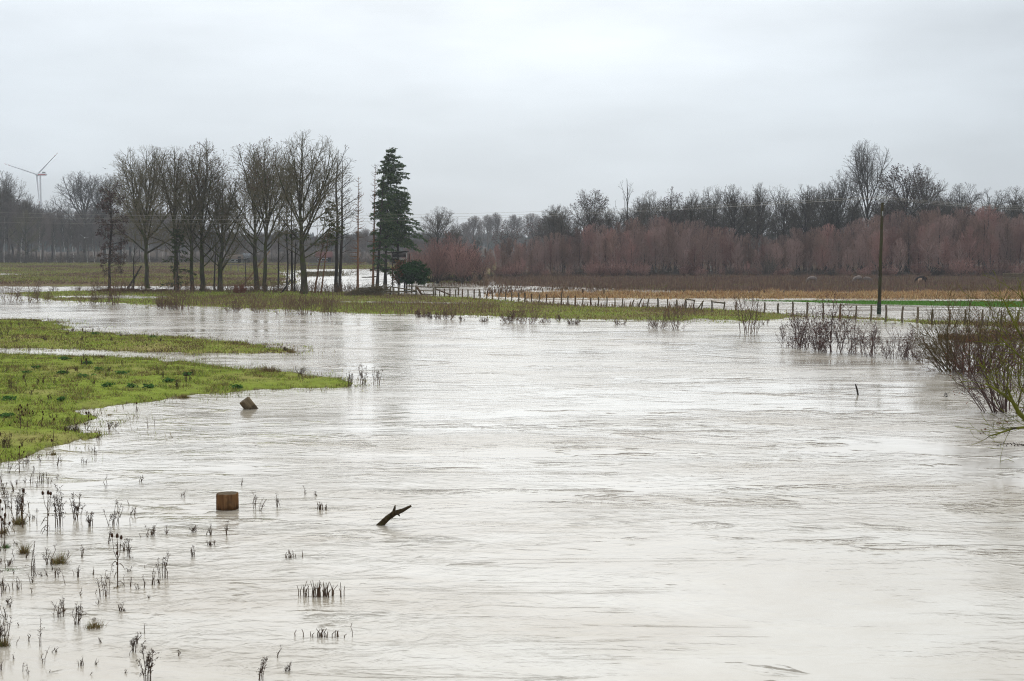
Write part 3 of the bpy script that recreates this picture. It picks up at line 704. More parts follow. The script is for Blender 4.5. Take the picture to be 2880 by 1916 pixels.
put_conifer('pine_tree', (58, H, 0.09, 2.0, 5.5, 0.5, [(0.06, 0.075, 0.025), (0.085, 0.09, 0.035)]), p, M_RED, 'small slanting olive green conifer right of the tallest ash', gap=0.25, needles=0.5, step=0.6, lean=(1.5, 0))
# --- the round evergreen under the hide
p = px(1142, 820); o = empty('juniper_bush', p); rng = random.Random(61)
st = MB(); stems = []
for k in range(6):
    x = rng.uniform(-0.7, 0.9); stems.append(([(x * 0.9, rng.uniform(-.3, .3), -0.2), (x, 0, 0.8), (x * 1.1 + 0.3, rng.uniform(-.4, .4), 2.6)], [0.11, 0.10, 0.05]))
st.tubes(stems, 6); st.build('trunk', M_BARKD, o, smooth=True, cols=False)
c = np.random.randn(75, 3); c /= np.linalg.norm(c, axis=1, keepdims=True); c *= (np.random.rand(75, 1) ** 0.35)
ctr = np.array([0.85, 0, 2.15]) + c * np.array([1.7, 1.4, 1.3])
ctr = ctr[(ctr[:, 2] > 0.75)]
P = np.repeat(ctr, 220, 0); out_ = np.repeat((ctr - np.array([0.9, 0, 2.0])) / 2.0, 220, 0); P = P + out_ * np.random.rand(len(P), 1) * 0.55 + np.random.randn(*P.shape) * np.array([0.22, 0.22, 0.10])
cr = MB(); cr.chips(P, 0.07 + 0.08 * np.random.rand(len(P)), cols(len(P), [(0.022, 0.062, 0.014), (0.03, 0.08, 0.02), (0.015, 0.04, 0.012)], 0.5), 0.3)
Pb = np.repeat(np.random.randn(26, 3) * np.array([0.55, 0.4, 0.75]) + np.array([-0.95, -0.3, 2.15]), 60, 0); Pb = Pb + np.random.randn(*Pb.shape) * 0.16
cr.build('crown', M_CHIP, o)
br_ = MB(); br_.chips(Pb, 0.10, cols(len(Pb), [(0.15, 0.065, 0.03), (0.11, 0.055, 0.03), (0.04, 0.06, 0.02)], 0.3)); br_.build('dead_foliage', M_CHIP, o)
tag(o, 'round dark green juniper bush with a brown dead side below the raised hide', 'bush')

# --- wood edges: prototypes first, then single trees placed where the photograph shows them
def proto_set(kind, seeds, build): return [build(s) for s in seeds]
FARS = spec(levels=5, tip=0.016, dens=(1.0, 1.0, 1.7, 2.4, 0), rl=0.012)
OAKP = [tree_meshes('oak', broadleaf(100 + s, 22, w, 6, 0.26, 0.38, spec(levels=5, tip=0.017, rl=0.013, dens=(1, 1.2, 2.1, 2.6, 0), ratio=(.8, .56, .55, .6, 0), start=(.3, .12, .1, .08, 0), wander=(0.05, 0.11, 0.15, 0.16, 0.16)), 13, (8, 66), leader=0.7), M_BARKD, M_TWIGD) for s, w in ((1, 13), (2, 10), (3, 15), (4, 9))]
POPP = [tree_meshes('poplar', broadleaf(120, 25, 13, 8, 0.36, 0.36, spec(levels=5, tip=0.014, dens=(1, 1.0, 1.7, 2.2, 0), ratio=(.8, .56, .55, .6, 0)), 11, (8, 44), leader=0.65), M_PBARK, M_TWIGG)]
BIRP = [tree_meshes('birch', broadleaf(130 + s, 20, 5, 7, 0.3, 0.14, spec(levels=5, tip=0.012, dens=(1, 1.6, 2.6, 2.6, 0), up=(0, .06, 0, -.1, -.2), minz=-0.6, wander=(.1, .08, .1, .1, .1)), 12, (18, 40)), M_BIRCH, M_TWIGG, 0) for s in (1, 2, 3)]
THK = spec(levels=4, tip=0.013, rl=0.012, segs=(6, 4, 3, 2), wander=(.03, .05, .07, .08), up=(0, .07, .07, .06), dens=(1, 2.7, 4.0, 0), start=(.2, .15, .1, 0), ang=((20, 40), (20, 36), (22, 40), (0, 0)), ratio=(.6, .48, .5, 0), minl=(.6, .5, .35, .2))
THT = dict(THK, up=(0, .09, .08, .07), ang=((20, 40), (16, 30), (18, 34), (0, 0)))
THP = [tree_meshes('sapling', broadleaf(140 + s, 10, w, 1.7, 0.15, 0.10, THT, 26, (10, 40), (0, 0), 0, 0.95), M_BARKD, (M_PURPLE, M_PURPLE2, M_PURPLE3)[s % 3], 0) for s, w in ((1, 4.0), (2, 3.3), (3, 4.6), (4, 3.8), (5, 3.0))]
THF = [tree_meshes('sapling', broadleaf(150 + s, 10, w, 0.8, 0.08, 0.09, THK, 22, (14, 44), (0, 0), 0, 0.93), M_PBARK, (M_PURPLE2, M_PURPLE)[s % 2], 0) for s, w in ((1, 5.0), (2, 4.2))]
ALP = [tree_meshes('alder', broadleaf(160 + s, 20, w, 5, 0.2, 0.3, spec(levels=5, tip=0.014, dens=(1, 1.5, 2.5, 3.0, 0), ratio=(.8, .55, .55, .6, 0), wander=(.05, .1, .14, .16, .16)), 16, (20, 75)), M_BARKD, M_TWIGD, 1,
                   (0.8, 0.16, [(0.06, 0.035, 0.035), (0.05, 0.03, 0.028), (0.085, 0.05, 0.045)], 1, 0.0, M_CHIP)) for s, w in ((1, 12), (2, 10))]
DEADP = tree_meshes('dead', broadleaf(170, 22, 10, 6, 0.42, 0.36, spec(levels=4, tip=0.03, segs=(9, 6, 4, 2), dens=(1, 0.5, 0.6, 0), wander=(.03, .13, .16, .1), up=(0, .09, .1, .05), minl=(1, 1, .7, .4)), 10, (25, 60), (0, 0), 0, 0.98), M_BARKD, M_BARKD, 1)
GREENP = [tree_meshes('maple', broadleaf(180 + s, 15, 11, 2, 0.14, 0.26, spec(levels=5, tip=0.016, dens=(1, 1.7, 2.5, 3.0, 0)), 18, (20, 70)), M_BARK, M_TWIG) for s in (1,)]
FARP = [tree_meshes('far', broadleaf(195 + s, 20, 10, 5, 0.25, 0.3, spec(levels=4, tip=0.026, segs=(7, 5, 3, 2), dens=(1, 2.2, 3.6, 0), ratio=(.8, .6, .6, 0)), 15, (10, 62), leader=0.75), M_WOODT, M_WOODT) for s in (1, 2, 3)]
SHR = spec(levels=4, tip=0.008, rl=0.009, segs=(4, 4, 3, 2), wander=(.05, .07, .09, .1), up=(0, .05, .04, .03), dens=(1, 2.6, 4.2, 0), start=(0, .2, .15, 0), ang=((20, 40), (22, 42), (25, 45), (0, 0)), ratio=(.6, .5, .5, 0), minl=(.4, .3, .2, .12))
def shrub(seed, H, Wd, nst, spread, S=SHR, r=None, base=0.25):
    """many stems fanning out of one stool"""
    rng = random.Random(seed); env = Env(0, 0, H * 0.42, Wd / 2, H * 0.62); out = []
    for k in range(nst):
        az = rng.random() * 6.283; a = R(spread) * math.sqrt(rng.random())
        q = (math.cos(az) * base * rng.random(), math.sin(az) * base * rng.random(), -0.25)
        d = turned((0, 0, 1), a, az); L = env.reach(q, d) * rng.uniform(0.7, 1.05)
        if L < 0.2: continue
        grow(rng, env, q, d, L, r or (0.0072 * L + 0.007), 1, S, out)
    return out
def shrub_meshes(br, wood, twig, fruit=None, tl=1): return tree_meshes('shrub', br, wood, twig, tl, fruit, sides=(5, 4, 3, 3, 3))
UND = [shrub_meshes(shrub(200 + s, 2.6, 3.4, 22, 40, spec(**{**SHR, 'tip': 0.011})), M_TWIGG, M_TWIGG) for s in (1, 2)]
UNDP = [shrub_meshes(shrub(210 + s, 5.0, 5.0, 26, 36, spec(**{**SHR, 'tip': 0.014, 'dens': (1, 1.9, 2.6, 0)})), M_PBARK, M_PURPLE) for s in (1, 2)]

def interp(tab, x):
    for (a, ya), (b_, yb) in zip(tab, tab[1:]):
        if a <= x <= b_: return ya + (yb - ya) * (x - a) / (b_ - a)
    return tab[0][1] if x < tab[0][0] else tab[-1][1]
def place(name, protos, x, D, ytop, hp, wscale=1.0, label=None, group=None, rng=random, cat='tree', z0=0.25, tilt=0.0):
    """one tree at distance D whose top the photograph shows at x, ytop; hp is the prototype's height"""
    t = AT(x, ytop, D); H = max(1.0, t[2] - z0); s = H / hp
    m = rng.choice(protos) if isinstance(protos, list) else protos
    o = stand(name, m, (t[0], D, z0), rng.random() * 6.283, (s * wscale, s * wscale, s), label, cat, group)
    if tilt: o.rotation_euler = (0, R(tilt), rng.random() * 0.1)
    return o
rng = random.Random(77)
TOPS = [(1340, 716), (1380, 700), (1440, 676), (1500, 660), (1560, 650), (1620, 652), (1680, 640), (1740, 622), (1830, 615), (1900, 612), (1960, 620), (2030, 640), (2080, 655), (2150, 660), (2230, 655),
        (2300, 640), (2380, 630), (2460, 616), (2560, 600), (2660, 590), (2760, 588), (2820, 598), (2960, 600)]
lab = 'slender bare sapling in the dense purplish thicket beyond the horse pasture'
x = 1345
while x < 2960:
    place('thicket_sapling', THP, x, rng.uniform(268, 282), interp(TOPS, x) + rng.uniform(-16, 16), 10, rng.uniform(0.9, 1.25), lab, 'saplings of the purplish thicket', rng); x += rng.uniform(13, 20)
x = 1345
while x < 2960:
    d = interp(TOPS, x); place('thicket_sapling', THP, x, rng.uniform(256, 266), d + rng.uniform(14, 46), 10, rng.uniform(0.9, 1.3), lab, 'saplings of the purplish thicket', rng); x += rng.uniform(15, 23)
x = 1370
while x < 2960:
    d = interp(TOPS, x); place('thicket_sapling', THF, x, rng.uniform(246, 254), d + rng.uniform(45, 90), 10, rng.uniform(1.0, 1.5), lab, 'saplings of the purplish thicket', rng); x += rng.uniform(30, 62)
for (x, yt, D, w, l) in ((1740, 728, 243, 1.2, 'low rounded purplish bush at the thicket foot, beside the larger low one'), (1800, 736, 243, 1.6, 'wide low purplish bush at the thicket foot before the tallest saplings'),
                      (2705, 715, 241, 1.2, 'pale greyish purple bush at the dark end of the thicket')):
    place('low_bush', UNDP, x, D, yt, 5.0, w, l, 'low bushes at the thicket foot', rng, 'bush')
o = place('willow_bush', [UND[0]], 2160, 241, 715, 2.6, 1.0, 'fan of pale olive stems in front of the purplish thicket', None, rng, 'bush')
for (x, yt, D, w) in ((1215, 706, 222, .95), (1265, 692, 232, 1.0), (1305, 698, 232, 1.0), (1170, 715, 230, .9), (1245, 697, 228, 1.0), (1285, 704, 222, .95), (1320, 712, 224, .9), (1350, 730, 230, .9), (1230, 730, 216, .9), (1300, 738, 215, .9), (1190, 735, 222, .8)):
    place('flooded_bush', UNDP, x, D, yt - 4, 3.7, w * 1.05, 'purplish bush standing in the flood beside the round juniper', 'purplish bushes in the flood', rng, 'bush')
BIG = [(1290*1.2219, 473, OAKP, 300, .8, 'small olive bare tree beside the round-crowned alder'), (1357*1.2219, 434, ALP[:1], 292, 1.0, 'round-crowned alder with dark cones, tallest left of the dead tree'),
       (1500*1.2219, 437, OAKP, 300, .8, None), (1545*1.2219, 432, ALP[1:], 305, .9, None), (1590*1.2219, 430, OAKP, 298, .9, None),
       (1640*1.2219, 428, OAKP, 305, .8, None), (1692*1.2219, 424, OAKP, 296, 1.1, None), (1745*1.2219, 420, OAKP, 305, .8, None), (1805*1.2219, 432, OAKP, 298, .9, None),
       (1855*1.2219, 424, OAKP, 304, 1.0, None), (1905*1.2219, 418, OAKP, 298, .8, None), (1936*1.2219, 390, OAKP, 300, .75, None), (1960*1.2219, 440, OAKP, 294, .9, None),
       (1720*1.2219, 440, OAKP, 310, 1.0, None), (1570*1.2219, 445, OAKP, 312, 1.0, None), (1870*1.2219, 436, OAKP, 312, 1.0, None), (1475*1.2219, 455, OAKP, 310, 0.9, None),
       (1998*1.2219, 318, POPP, 296, .82, 'tallest bare tree of the wood with an open rounded crown'), (2090*1.2219, 376, ALP[:1], 292, 1.15, 'broad dark-crowned alder beside the tallest bare tree'),
       (2130*1.2219, 385, OAKP, 300, .85, None), (2220*1.2219, 420, OAKP, 300, 1.15, None), (2285*1.2219, 430, OAKP, 302, 1.1, None), (2338*1.2219, 428, OAKP, 298, 1.0, None), (2390*1.2219, 425, OAKP, 298, 1.2, None),
       (2180*1.2219, 445, OAKP, 306, 1.0, None), (2050*1.2219, 440, OAKP, 306, 1.0, None)]
for (x, yt, pr, D, w, l) in BIG:
    place('woodland_tree', pr, x, D, yt * 1.2219, {id(OAKP): 22, id(POPP): 25}.get(id(pr), 20), w, l or 'bare dark woodland tree rising behind the purplish thicket', 'bare trees behind the thicket', rng)
x = 1560
while x < 2930:
    place('woodland_tree', OAKP, x, rng.uniform(312, 340), rng.uniform(550, 605), 21.5, rng.uniform(0.9, 1.3), 'bare dark woodland tree rising behind the purplish thicket', 'bare trees behind the thicket', rng); x += rng.uniform(24, 40)
place('dead_tree', DEADP, 1442 * 1.2219, 296, 500, 22, 0.8, 'dead tree with a few antler-like branches above the thicket', None, rng)
for (x, yt, l) in ((1638 * 1.2219, 500, 'feathery reddish birch top rising above the wood beside the wires'), (1788 * 1.2219, 498, 'thin drooping birch top rising above the wood, nearer the tallest tree')):
    place('birch_tree', BIRP, x, 302, yt, 20, 0.9, l, None, rng)
# open middle distance
place('oak_tree', [OAKP[2]], 1232, 330, 580, 22, 1.15, 'bare spreading oak standing alone right of the spruces', None, rng)
for (x, yt, D, w, l) in ((1283, 630, 345, 1.0, 'low bare tree right of the lone spreading oak'), (1340, 660, 350, 0.9, 'small bare tree between the oak and the red-leaved trees')):
    place('field_tree', OAKP, x, D, yt, 22, w, l, None, rng)
REDP = [tree_meshes('beech', broadleaf(190, 14, 11, 2, 0.16, 0.2, spec(levels=4, tip=0.016, segs=(8, 5, 3, 2), dens=(1, 1.3, 2.2, 0)), 14, (30, 75)), M_BARKD, M_TWIGD, 1, (0.75, 0.22, [(0.10, 0.042, 0.028), (0.08, 0.04, 0.03), (0.12, 0.06, 0.04)], 2, 0.0, M_CHIP))]
place('beech_tree', REDP, 1432, 400, 621, 14, 0.95, 'round tree with reddish brown leaves, lower of two before the far ridge', None, rng)
place('beech_tree', REDP, 1512, 420, 603, 14, 0.85, 'round tree with reddish brown leaves, taller of two before the far ridge', None, rng)
for k, (x, yt, D, w) in enumerate([(1335, 607, 640, 1.1), (1372, 604, 660, 1.0), (1395, 598, 640, 0.8), (1446, 604, 680, 1.3), (1495, 600, 700, 1.3), (1535, 606, 690, 1.3), (1570, 612, 640, 1.0), (1310, 625, 650, 1.2)]):
    place('distant_tree', FARP, x, D, yt, 20, w, 'hazy bare tree on the far ridge between the oak and the thicket', 'hazy trees of the far ridge', rng)
# --- the birch wood on the left
LW = [(-120, 560), (0, 500), (60, 545), (110, 560), (150, 560), (200, 570), (260, 560), (320, 560), (480, 590), (560, 610), (620, 630), (700, 640), (800, 640), (900, 640), (1000, 640), (1060, 640), (1250, 660)]
lab = 'bare tree of the grey birch wood beyond the far meadow'
for (x, yt, pr, D, w, l) in ((18, 480, OAKP[2:3], 462, 0.9, 'tall round-crowned bare tree at the wood edge near the wind turbine'), (75, 542, OAKP[:1], 470, .8, 'lower bare tree with spreading crown below the wind turbine'),
                             (235, 478, POPP, 468, 1.35, 'big fan-crowned bare tree behind the slender alder'), (290, 486, POPP, 474, 1.2, 'big bare tree just behind the broad ash crown'),
                             (70, 590, GREENP, 440, 0.9, 'low spreading mossy tree at the edge of the birch wood')):
    place('woodland_tree', pr, x, D, yt, {id(POPP): 25, id(GREENP): 15}.get(id(pr), 22), w, l, 'trees of the birch wood', rng)
x = -90
while x < 1260:
    big = x < 620
    place('woodland_tree', OAKP[1:2] + FARP + FARP, x, rng.uniform(475, 520), interp(LW, x) + rng.uniform(-8, 22), 21.5, rng.uniform(0.85, 1.25), lab, 'trees of the birch wood', rng); x += rng.uniform(18, 30)
x = -90
while x < 1250:
    place('woodland_tree', FARP, x, rng.uniform(455, 472), interp(LW, x) + rng.uniform(25, 70), 21.5, rng.uniform(0.8, 1.3), lab, 'trees of the birch wood', rng); x += rng.uniform(24, 40)
for (x, yt, tl) in ((8, 580, 0), (55, 560, 2), (112, 580, 0), (158, 620, -5), (185, 600, -6), (205, 600, -3), (265, 640, -5), (300, 600, -3), (340, 600, 3), (352, 640, -2), (370, 590, 4), (395, 620, -3), (420, 610, -2), (455, 640, 5), (245, 660, -6)):
    place('birch_tree', BIRP, x, rng.uniform(440, 447), yt, 20, rng.uniform(.7, 1.0), 'slender white-trunked birch at the edge of the grey wood', 'white-trunked birches', rng, tilt=tl)
x = -80
while x < 1200:
    place('wood_edge_bush', UND, x, rng.uniform(436, 446) if x < 800 else rng.uniform(400, 430), rng.uniform(694, 718), 3.4, rng.uniform(1.2, 2.0), 'low brown bush along the foot of the birch wood', 'bushes along the birch wood', rng, 'bush'); x += rng.uniform(20, 34)
x = 1380
while x < 2900:
    place('thicket_foot_bush', UND + UNDP, x, rng.uniform(243, 250), rng.uniform(742, 764), 3.4, rng.uniform(1.0, 1.8), 'low dark bramble bush along the foot of the thicket', 'brambles along the thicket', rng, 'bush'); x += rng.uniform(15, 26)
# far ridge: a wood that reads as one mass
rs = np.random.RandomState(5); n = 5200
X = rs.uniform(-900, 900, n); Yy = rs.uniform(820, 1250, n)
Zg, _ = land(X, Yy); Hh = rs.uniform(7, 11, n) * (0.8 + 0.4 * fbm(X / 60, Yy / 60, 4))
m = MB(); k = 7
for j in range(k):
    a = rs.rand(n) * 6.283; rr = rs.rand(n) * 2.4; f = rs.uniform(0.15, 0.8, n)
    P0 = np.stack([X + np.cos(a) * rr, Yy + np.sin(a) * rr, Zg + Hh * f - 1.5], 1)
    m.blades(P0, Hh * (1 - f) * rs.uniform(0.6, 1.05, n) + 1.5, rs.uniform(1.5, 3.6, n), (rs.rand(n, 2) - 0.5) * 0.3, cols(n, [(0.035, 0.045, 0.03), (0.06, 0.05, 0.04), (0.045, 0.05, 0.035)], 0.3))
m.blades(np.stack([X, Yy, Zg - 1], 1), Hh * 0.8, np.full(n, 4.0), np.zeros((n, 2)), cols(n, (0.05, 0.045, 0.035), 0.3))
o = m.build('distant_wood', M_BLADE); tag(o, 'hazy dark wood along the low far ridge', 'wood', kind='stuff')

# ------------------------------------------------------------------ damp air
def haze():
    m = bpy.data.materials.new('damp_air'); m.use_nodes = True; N = m.node_tree.nodes; N.clear()
    v = N.new('ShaderNodeVolumePrincipled'); v.inputs['Color'].default_value = (0.90, 0.95, 1.0, 1); v.inputs['Density'].default_value = 0.00024; v.inputs['Anisotropy'].default_value = 0.3
    o = N.new('ShaderNodeOutputMaterial'); m.node_tree.links.new(v.outputs[0], o.inputs['Volume'])
    b = MB(); b.box((-1500, -200, -2.6), (1500, 1450, 86)); h = b.build('haze', m, cols=False)
    tag(h, 'thin pale damp air over the whole flooded valley', 'haze', kind='stuff')
haze()
# ------------------------------------------------------------------ shrubs in the water's edge
M_BRN = mat_noise('brown_twigs', (0.10, 0.062, 0.045), (0.20, 0.125, 0.085), 2.0, 0.9, rnd=0.15)
M_DARKP = mat_noise('dark_purplish_twigs', (0.07, 0.044, 0.04), (0.16, 0.10, 0.085), 2.0, 0.9, rnd=0.15)
M_REDTWIG = mat_noise('red_twigs', (0.15, 0.05, 0.03), (0.22, 0.08, 0.045), 2.0, 0.9, rnd=0.1)
M_MOSSB = mat_noise('mossy_yellow_bark', (0.10, 0.105, 0.015), (0.20, 0.20, 0.03), 5.0, 0.95, 0.5, rnd=0.1, c3=(0.055, 0.045, 0.03), c3scale=2.5, c3lo=0.53)
M_WILLOW = mat_noise('willow_twigs', (0.09, 0.07, 0.03), (0.17, 0.125, 0.055), 1.0, 0.85, rnd=0.1)
LEAFP = [(0.11, 0.05, 0.045), (0.08, 0.04, 0.038), (0.14, 0.07, 0.045)]
def edge_shrub(x, y, h, w, seed, label, nst=14, spread=42, wood=M_BRN, leaf=None, group='shrubs along the island shore', tip=0.008, dens_k=1.0, name='bare_shrub', base=None):
    p = G(x, y, -0.02); H = hgt(p, h) * 1.3; Wd = hgt(p, w) * 1.1
    q_ = dens_k / H
    S = spec(**{**SHR, 'tip': tip, 'dens': (1, 13 * q_, 19 * q_, 0), 'rl': 0.006, 'minl': (.4, .16 * H, .09 * H, .045 * H)})
    br = shrub(seed, H, Wd, nst, spread, S, base=base if base else Wd * 0.28)
    m = shrub_meshes(br, wood, wood, leaf)
    o = empty(name, p); link('stem', m[0], o); link('crown', m[1], o)
    if m[2] is not None: link('withered_leaves', m[2], o)
    return tag(o, label, 'shrub', group)
lf = lambda f, s, n=1: (f, s, LEAFP, n, 0.0, M_CHIP)
ES = [ # x, y, height, width (photograph), label
    (22, 850, 62, 85, 'leafy brown shrub at the water edge, leftmost on the far shore', 16, lf(.7, .08)), (80, 852, 66, 80, 'taller brown shrub with upright stem beside the leftmost one', 14, lf(.4, .07)),
    (118, 847, 40, 60, 'low bare shrub on the wet grass tip of the island', 12, None), (152, 818, 14, 26, 'tiny brown tuft in the water before the far meadow, nearer the edge', 9, None), (212, 819, 16, 36, 'small brown tuft in the water before the far meadow, larger of two', 12, None),
    (245, 857, 36, 70, 'low reddish brown shrub left of the slender upright shrub', 14, lf(.3, .07)), (325, 858, 92, 55, 'slender upright shrub with long bare stems on the near shore', 12, lf(.15, .07)), (285, 856, 40, 70, 'spreading bare shrub beside the slender upright shrub', 12, None),
    (505, 872, 96, 80, 'tall brown shrub with withered leaves before the ivy-grown ash', 16, lf(.45, .085)), (470, 872, 26, 70, 'low tangled brown brush at the foot of the tall leafy shrub', 14, lf(.8, .08)), (455, 868, 30, 40, 'small leafless brush patch before the tall leafy shrub', 10, None),
    (655, 878, 28, 55, 'low brown brush in the shallows before the low forking ash', 12, lf(.5, .08)), (730, 880, 40, 60, 'bare grey brush in the shallows before the fallen pole', 14, None), (800, 884, 52, 70, 'bare grey brush in the shallows left of the taller upright stems', 14, None),
    (860, 886, 70, 85, 'wide grey brush with tall upright stems before the tallest ash', 18, lf(.15, .07)), (925, 888, 64, 60, 'bare thin-stemmed shrub before the alder pair', 14, None), (1185, 893, 16, 55, 'low brush in the water below the rail fence, nearest the alders', 10, lf(.5, .08)),
    (1225, 897, 18, 50, 'low brush in the water below the rail fence, second from the alders', 10, None), (1258, 900, 46, 60, 'bare fan-shaped shrub standing alone in the shallows', 14, None), (1300, 903, 14, 22, 'tiny sprig in the shallows beside the fan-shaped shrub', 7, None),
    (1362, 905, 14, 32, 'small bare sprig in the shallows midway along the island', 9, None), (1440, 908, 26, 75, 'low dark reddish brush left of the wide shrub', 14, lf(.5, .08)), (1485, 911, 60, 90, 'wide dark shrub with several tall stems midway along the island', 20, lf(.25, .08)),
    (1530, 908, 26, 40, 'small brush right of the wide dark shrub', 10, None), (1615, 913, 20, 44, 'small dark tuft of twigs standing alone in the water', 14, None), (1575, 905, 20, 30, 'thin sprigs in the water beside the small dark tuft', 8, None),
    (1745, 914, 20, 40, 'sparse thin sprigs left of the dark spreading shrub', 9, None), (1850, 925, 42, 70, 'dark spreading leafless shrub in the open water, closer to mid-river', 16, None), (1905, 926, 58, 80, 'dark spreading leafless shrub beside the bare sapling', 16, None),
    (2104, 939, 120, 90, 'bare many-stemmed sapling standing in the water before the fence', 12, lf(.25, .06)), (2152, 914, 18, 20, 'small dark tuft in the water right of the bare sapling', 9, None)]
for k, (x, y, h, w, l, n, lfv) in enumerate(ES):
    edge_shrub(x, y, h, w, 300 + k, l, n, 48 if w > h else 22, M_BRN, None if lfv is None else (lfv[0] * .5, lfv[1] * .75, *lfv[2:]), tip=.0075, dens_k=.62)
# undergrowth between the trunks
rng = random.Random(91)
UG = [shrub_meshes(shrub(400 + s, 1.7, 2.0, 16, 34, spec(**{**SHR, 'tip': 0.009}), base=0.7), M_BRN, M_BRN) for s in range(3)]
for x in list(range(640, 1010, 11)) + list(range(255, 640, 26)):
    p = G(x + rng.uniform(-5, 5), rng.uniform(821, 828), 0.1); m = rng.choice(UG); s = rng.uniform(0.6, 1.25)
    o = empty('undergrowth_shrub', p, rng.random() * 6.28, s); link('stem', m[0], o); link('crown', m[1], o)
    tag(o, 'bare brown brush growing between the trunks of the tree row', 'shrub', 'undergrowth of the tree row')
edge_shrub(675, 831, 26, 34, 420, 'small bright red-brown twig bush at the foot of the row', 22, 30, M_REDTWIG, name='dogwood_bush', group=None)
# the big shrubs on the river bank to the right
R2 = [(2262, 977, 130, 90, 'upright alder bush with dark stems, first of the bank thicket in the river', 9, 24, lf(.5, .05, 2)), (2200, 976, 60, 60, 'low fringe of leafy twigs at the outer end of the bank thicket', 12, 40, lf(.5, .05)),
      (2345, 991, 135, 110, 'dense alder bush full of purplish withered leaves in the river', 14, 34, lf(.8, .055, 2)), (2400, 990, 110, 70, 'thin alder bush behind the dense purplish one', 8, 24, lf(.4, .05)), (2320, 990, 50, 90, 'low tangle of twigs at the foot of the dense purplish bush', 14, 55, lf(.7, .05)),
      (2462, 1007, 100, 90, 'thin dark-stemmed bush right of the dense purplish one', 10, 30, lf(.4, .045)), (2530, 1009, 88, 80, 'small leafy alder bush beside the arching willow', 10, 28, lf(.5, .045)), (2495, 1004, 60, 60, 'slight bush of thin stems between two alder bushes', 8, 30, None), (2575, 1015, 60, 70, 'low sparse twigs at the edge of the arching willow', 9, 45, lf(.2, .04))]
R2 += [(2235, 984, 60, 70, 'short dense twigs between the low fringe and the upright alder bush', 14, 44, lf(.6, .05)), (2292, 984, 105, 80, 'upright dark stems just right of the first alder bush', 11, 26, lf(.5, .05)), (2375, 994, 80, 80, 'spreading twigs low against the dense purplish bush', 12, 46, lf(.6, .05)),
       (2432, 1000, 92, 70, 'thin upright stems midway along the flooded bank thicket', 11, 26, lf(.4, .045)), (2512, 1010, 70, 80, 'low leafy twigs before the small alder bush', 12, 44, lf(.5, .045)), (2560, 1012, 84, 70, 'upright twigs at the outer side of the arching willow', 11, 28, lf(.4, .045)), (2610, 1020, 66, 90, 'low sprawling twigs under the arching willow', 12, 50, lf(.3, .04))]
for k, (x, y, h, w, l, n, sp, lfv) in enumerate(R2): edge_shrub(x, y, h, w, 440 + k, l, n + 9, sp, M_DARKP, None if lfv is None else (lfv[0], lfv[1] * .85, *lfv[2:]), 'alder bushes of the river bank', 0.006, .95, 'alder_bush', base=1.1)
edge_shrub(2735, 1048, 200, 330, 460, 'wide arching willow bush with bare brown stems in the river', 64, 62, M_WILLOW, None, None, 0.006, .85, 'willow_bush', base=1.3)
edge_shrub(2690, 1046, 110, 250, 461, 'low sprawling bare willow stems leaning over the water', 26, 72, M_BRN, None, None, 0.006, .7, 'willow_bush', base=0.8)
edge_shrub(2845, 1160, 240, 320, 462, 'near alder bush with purplish catkins and a few orange leaves', 34, 56, M_DARKP, (.75, .03, LEAFP + [(0.16, 0.045, 0.02)], 2, 0.0, M_CHIP), None, 0.0045, .95, 'alder_bush', base=0.9)
edge_shrub(2870, 1060, 170, 130, 463, 'dark leafy bush behind the near alder at the frame edge', 18, 34, M_BRN, lf(.5, .03, 2), None, 0.005, .9, 'alder_bush', base=0.6)
# the mossy tree leaning in over the river from outside the view
p0 = G(2990, 1290, 0); D0 = p0[1]
def W3(x, y, d=0.0): return Vector(AT(x, y, D0 + d)) - Vector((p0[0], p0[1], 0))
o = empty('mossy_tree', (p0[0], p0[1], 0)); tr = MB(); cr = MB(); rngm = random.Random(8)
trunk = [(0, 0, -0.4), (-0.05, 0, 0.6), (0.0, 0.1, 1.8), (0.1, 0.1, 3.2), (0.15, 0.2, 5.0), (0.2, 0.2, 7.0)]
tr.tubes([(trunk, [0.22, 0.17, 0.15, 0.12, 0.09, 0.04])], 9)
limbs = [[(2990, 1262, 0), (2900, 1195, -.3), (2868, 1165, -.5), (2848, 1130, -.6), (2822, 1110, -.7), (2795, 1092, -.6), (2772, 1078, -.5)],
         [(2992, 1140, 0.05), (2950, 1090, .05), (2900, 1030, 0), (2850, 985, -.2), (2812, 950, -.3)], [(2994, 1090, .05), (2950, 1040, .1), (2900, 985, .2), (2868, 940, .3), (2838, 880, .2), (2822, 842, .1)],
         [(2990, 1240, 0), (2905, 1200, -.6), (2850, 1205, -.9), (2812, 1218, -1), (2780, 1228, -1.1)], [(2995, 1020, .1), (2955, 965, .1), (2905, 900, 0), (2880, 850, .2), (2868, 805, .2)],
         [(2848, 1130, -.6), (2838, 1105, -.7), (2832, 1080, -.8)], [(2991, 1200, .1), (2940, 1165, .15), (2890, 1120, .1), (2868, 1085, .1), (2862, 1050, .0)]]
lines = []
for L in limbs:
    q = [W3(*a) for a in L]; n = len(q); lines.append(([tuple(a) for a in q], [(0.075 if L is limbs[0] else 0.045) * (1 - 0.8 * i / (n - 1)) + 0.004 for i in range(n)]))
tr.tubes(lines, 7); out = []
env = Env(-1.5, 0, 2.2, 3.5, 3.2)
S = spec(levels=4, tip=0.006, rl=0.009, segs=(4, 4, 3, 2), wander=(.05, .1, .13, .13), up=(0, .05, .04, .03), dens=(1, 2.4, 3.6, 0), minl=(.4, .35, .2, .1), minz=-0.3)
